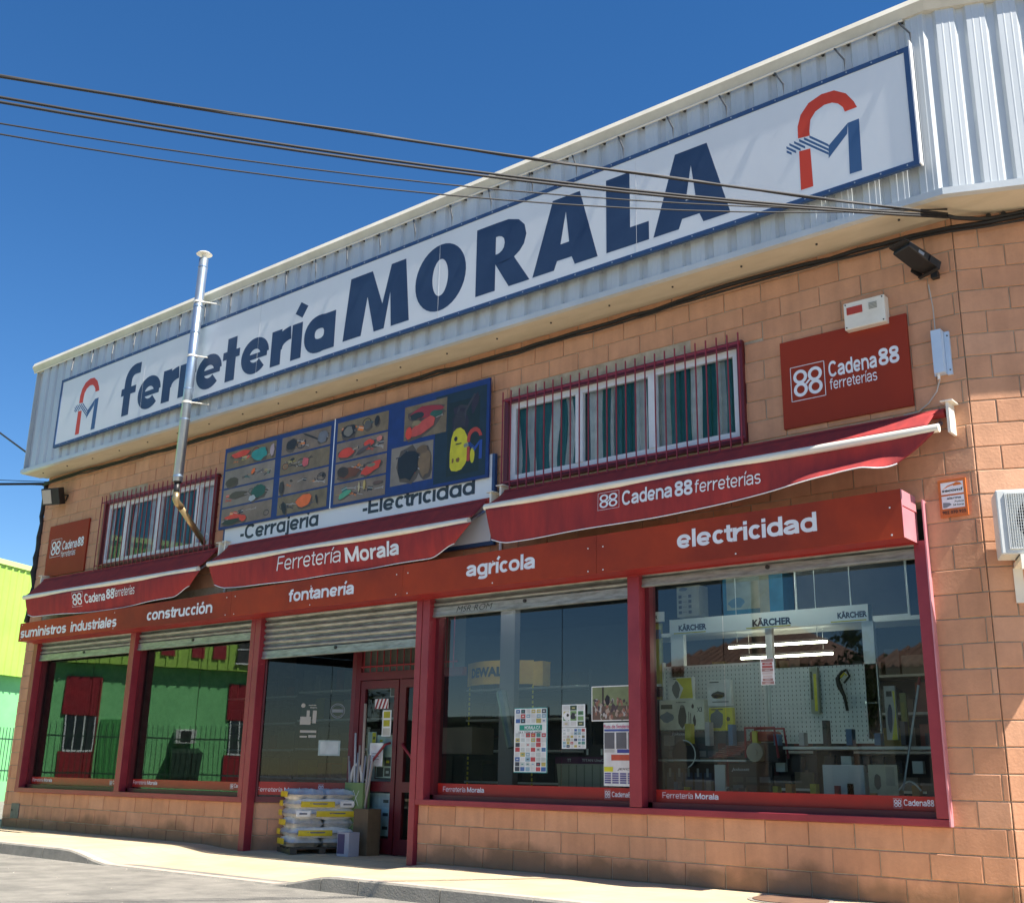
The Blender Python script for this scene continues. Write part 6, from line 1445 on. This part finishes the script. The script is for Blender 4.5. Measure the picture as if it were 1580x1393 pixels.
w_ = MB(GT).box(-1.75, -.72, .365, .40, 3.95, 4.75).build('upper_window', DARK, GH); m = MB(GT); m.box(-1.8, -.68, .37, .42, 3.91, 3.95).box(-1.25, -1.2, .37, .42, 3.95, 4.75).box(-1.8, -.68, .40, .42, 4.33, 4.36); m.build('window_frame', PVC, w_)
def red_unit(s0, s1, lab):
    m = MB(GT); m.box(s0, s1, .01, .06, 2.3, 3.35)
    k = s0
    while k < s1: m.box(k, k+.03, .06, .075, 2.3, 3.35); k += .07
    m.build('red_corrugated_panel', GRED, GH); w_ = MB(GT).box(s0, s1-.1, .01, .05, 1.36, 2.28).build('window', mat('dark_glazing', (.03, .04, .05), None, .1), GH)
    m = MB(GT); m.box(s0, s1-.1, .05, .07, 1.33, 1.38); [m.box(s0+(s1-s0-.1)*q-.015, s0+(s1-s0-.1)*q+.015, .05, .065, 1.38, 2.28) for q in (.02, .35, .66, .97)]; m.build('window_frame', PVC, w_)
    MB(GT).box(s0, s1, .01, .06, 0, 1.33).build('red_lower_panel', GRED, GH)
red_unit(3.02, 3.92, ''); red_unit(-1.6, -.63, '')
m = MB(GT); m.box(2.28, 2.86, .01, .05, .05, 2.22); k = 2.28
while k < 2.86: m.box(k, k+.03, .05, .065, .05, 2.22); k += .08
m.build('green_slatted_door', GGRN, GH); MB(GT).box(2.96, 3.0, .02, .10, 0, 3.34).build('red_downpipe', GRED, GH)
for s in (6.2, 10.4): MB(GT).box(s, s+.9, .01, .05, 0, 2.2).build('door', GGRN, GH)
m = MB(GT); m.tube([(22.2, .3, 3.35), (22.2, 1.0, 3.5), (22.25, 1.25, 3.45)], .03, 6); m.tube([(22.25, 1.2, 3.47), (22.3, 1.6, 3.40)], [.05, .09], 8)
o = MB(); T0 = GT; o = MB(); o.v = [T0(*p) for p in m.v] if False else m.v; o.f = m.f; o.m = m.m; o.c = m.c; o.build('wall_lamp', GW, GH)
AC2 = thing('wall_air_conditioner', GT(.58, .1, 1.62), 'white air conditioner on the mint wall, mirrored in the second window', 'air conditioner')
MB(GT).box(.30, .86, .05, .35, 1.62, 2.0).build('casing', ACW, AC2, bevel=.01); m = MB(GT); m.box(.42, .72, .352, .356, 1.66, 1.96); m.build('fan_opening', BLACK, AC2)
BNW = thing('dark_skip_bin', GT(.6, .5, 0), 'dark wheeled bin standing against the mint wall under the air conditioner', 'bin')
m = MB(GT); i = m.pts([(.25, .2, 0), (.85, .2, 0), (.95, .9, 0), (.3, .9, 0), (.15, .15, 1.5), (.95, .15, 1.5), (1.05, 1.0, 1.35), (.2, 1.0, 1.35)])
for q in ((0, 3, 2, 1), (4, 5, 6, 7), (0, 1, 5, 4), (1, 2, 6, 5), (2, 3, 7, 6), (3, 0, 4, 7)): m.fa([i+k for k in q])
m.build('body', mat('dark_green_bin', (.02, .05, .035), None, .5), BNW)
FN = thing('green_fence', GT(8, 1.0, 0), 'dark vertical bar fence in front of the green warehouse', 'fence')
MB(GT).box(-2.4, 34, .95, 1.10, RZ, .45).build('plinth', MINT, FN)
for z in (.75, 1.70): MB(GT).box(-2.4, 34, 1.015, 1.035, z, z+.04).build('rail', FENCE, FN)
bars = []; s = -2.3
while s < 34: bars.append(s); s += .146
bm_ = None; rest = MB(GT)
for k, s in enumerate(bars):
    if k < 290:
        if bm_ is None:
            q = MB().box(-.008, .008, -.008, .008, 0, 1.62); bm_ = bpy.data.meshes.new('fence_bar'); bm_.from_pydata(q.v, [], q.f); bm_.materials.append(FENCE)
        o = bpy.data.objects.new('fence_bar', bm_); COL.objects.link(o); o.parent = FN; o.location = Vector(GT(s, 1.025, .45)) - ORG[FN]; o.rotation_euler = (0, 0, PHI)
    else: rest.box(s-.008, s+.008, 1.017, 1.033, .45, 2.07)
if rest.f: rest.build('fence_bars', FENCE, FN, kind='stuff')

# ------------------------------------------------------------------ houses and trees across the street (seen in the glass)
TILE = mat('clay_roof_tile', (.24, .13, .085), (.16, .095, .07), .85, scale=6)
PLAS = mat('cream_plaster', (.55, .50, .42), (.48, .43, .36), .9, scale=1)
def house(x0, x1, y1, y0, ze, zr, lab, pl=PLAS):
    t = thing('house', ((x0+x1)/2, (y0+y1)/2, 0), lab, 'house'); MB().box(x0, x1, y0, y1, RZ, ze).build('wall', pl, t)
    e = .45; hx = min((x1-x0)/2-.3, 3); ym = (y0+y1)/2
    P = [(x0-e, y1+e, ze-.05), (x1+e, y1+e, ze-.05), (x1+e, y0-e, ze-.05), (x0-e, y0-e, ze-.05), (x0+hx, ym, zr), (x1-hx, ym, zr)]
    m = MB(); i = m.pts(P); [m.fa([i+k for k in q]) for q in ((0, 4, 5, 1), (1, 5, 2), (2, 5, 4, 3), (3, 4, 0), (0, 1, 2, 3))]; rf = m.build('roof', TILE, t)
    m = MB(); n = int((x1-x0+2*e)/.24)
    for k in range(n+1):
        x = x0-e+.24*k; lo = max(0, min(1, min((x-(x0-e))/(hx+e), ((x1+e)-x)/(hx+e)))); A_ = Vector((x, y1+e, ze-.02)); B_ = Vector((x, ym, zr+.03)); m.tube([tuple(A_), tuple(A_.lerp(B_, lo))], .055, 6) if lo > .03 else None
    m.build('roof_tile_rows', TILE, t)
    for k in range(int((x1-x0)/2.6)):
        a = x0+.9+2.6*k; w_ = MB().box(a, a+.9, y1+.005, y1+.03, .9, 2.1).build('window', DARK, t); MB().box(a-.06, a+.96, y1+.03, y1+.06, .84, .9).build('sill', PVC, w_)
house(-15.2, -9.9, -20, -27, 4.0, 5.6, 'low cream house with tiled hip roof across the street, mirrored in the right window')
house(-9.2, -4.0, -20.5, -27, 3.9, 5.2, 'second low house with tiled roof across the street, left of the first in the glass', mat('grey_plaster', (.45, .43, .38)))
LEAF = mat('leaf_green', (.045, .085, .02), (.09, .13, .03), .7, scale=2)
BARK = mat('bark', (.10, .075, .05), (.15, .11, .08), .9, scale=8)
def tree(x, y, h, r, lab, seed):
    random.seed(seed); t = thing('tree', (x, y, RZ), lab, 'tree', None); m = MB(); m.tube([(x, y, RZ), (x+.1, y, h*.35), (x-.05, y+.1, h*.6)], [.2, .15, .09], 8)
    tips = []
    for k in range(7):
        a = k*.9; e = Vector((x+r*.55*math.cos(a), y+r*.55*math.sin(a), h*(.62+.06*(k % 4)))); m.tube([(x, y, h*(.36+.03*k)), tuple(e)], [.08, .03], 6); tips.append(e)
    m.build('trunk', BARK, t, smooth=True); c = MB(); c.open = True
    cl = [Vector((x+random.gauss(0, r*.42), y+random.gauss(0, r*.42), h*.68+random.gauss(0, h*.13))) for _ in range(26)]
    for q in cl:
        rr = random.uniform(.25, .5)*r
        for _ in range(110):
            p = q+Vector((random.gauss(0, 1), random.gauss(0, 1), random.gauss(0, .8)))*rr*.55; a = Vector((random.gauss(0, 1), random.gauss(0, 1), random.gauss(0, 1))).normalized(); b = a.orthogonal().normalized(); s = random.uniform(.06, .12)
            c.quad(tuple(p-a*s), tuple(p+b*s*.6), tuple(p+a*s), tuple(p-b*s*.6))
    c.build('crown', LEAF, t)
tree(-9.0, -19.2, 4.6, 1.0, 'small tree rising behind the roofs across the street, mirrored in the right window', 1)
tree(-33, -21, 6.2, 2.4, 'broad dark tree across the street beyond the green warehouse corner', 2)
GR = thing('garage_row', (-24, -23, 0), 'long low grey garage row with flat roof across the street beside the houses', 'building')
MB().box(-31.5, -16.6, -27, -22, RZ, 2.75).build('wall', mat('dark_grey_render', (.10, .11, .12), (.075, .085, .09), .9, scale=1), GR); MB().box(-31.7, -16.4, -27.2, -21.8, 2.75, 2.95).build('roof_edge', mat('roof_edge_grey', (.14, .14, .14)), GR)
for k in range(5): MB().box(-30.8+2.9*k, -28.4+2.9*k, -22, -21.95, RZ, 2.1).build('garage_door', mat('garage_door', (.09, .10, .11)), GR)
tree(-1.5, -19.0, 4.0, 1.1, 'young tree on the opposite pavement to the right', 3)
for o in list(bpy.data.objects):
    if o.type == 'MESH' and o.data.users == 1: o.data.name = o.name
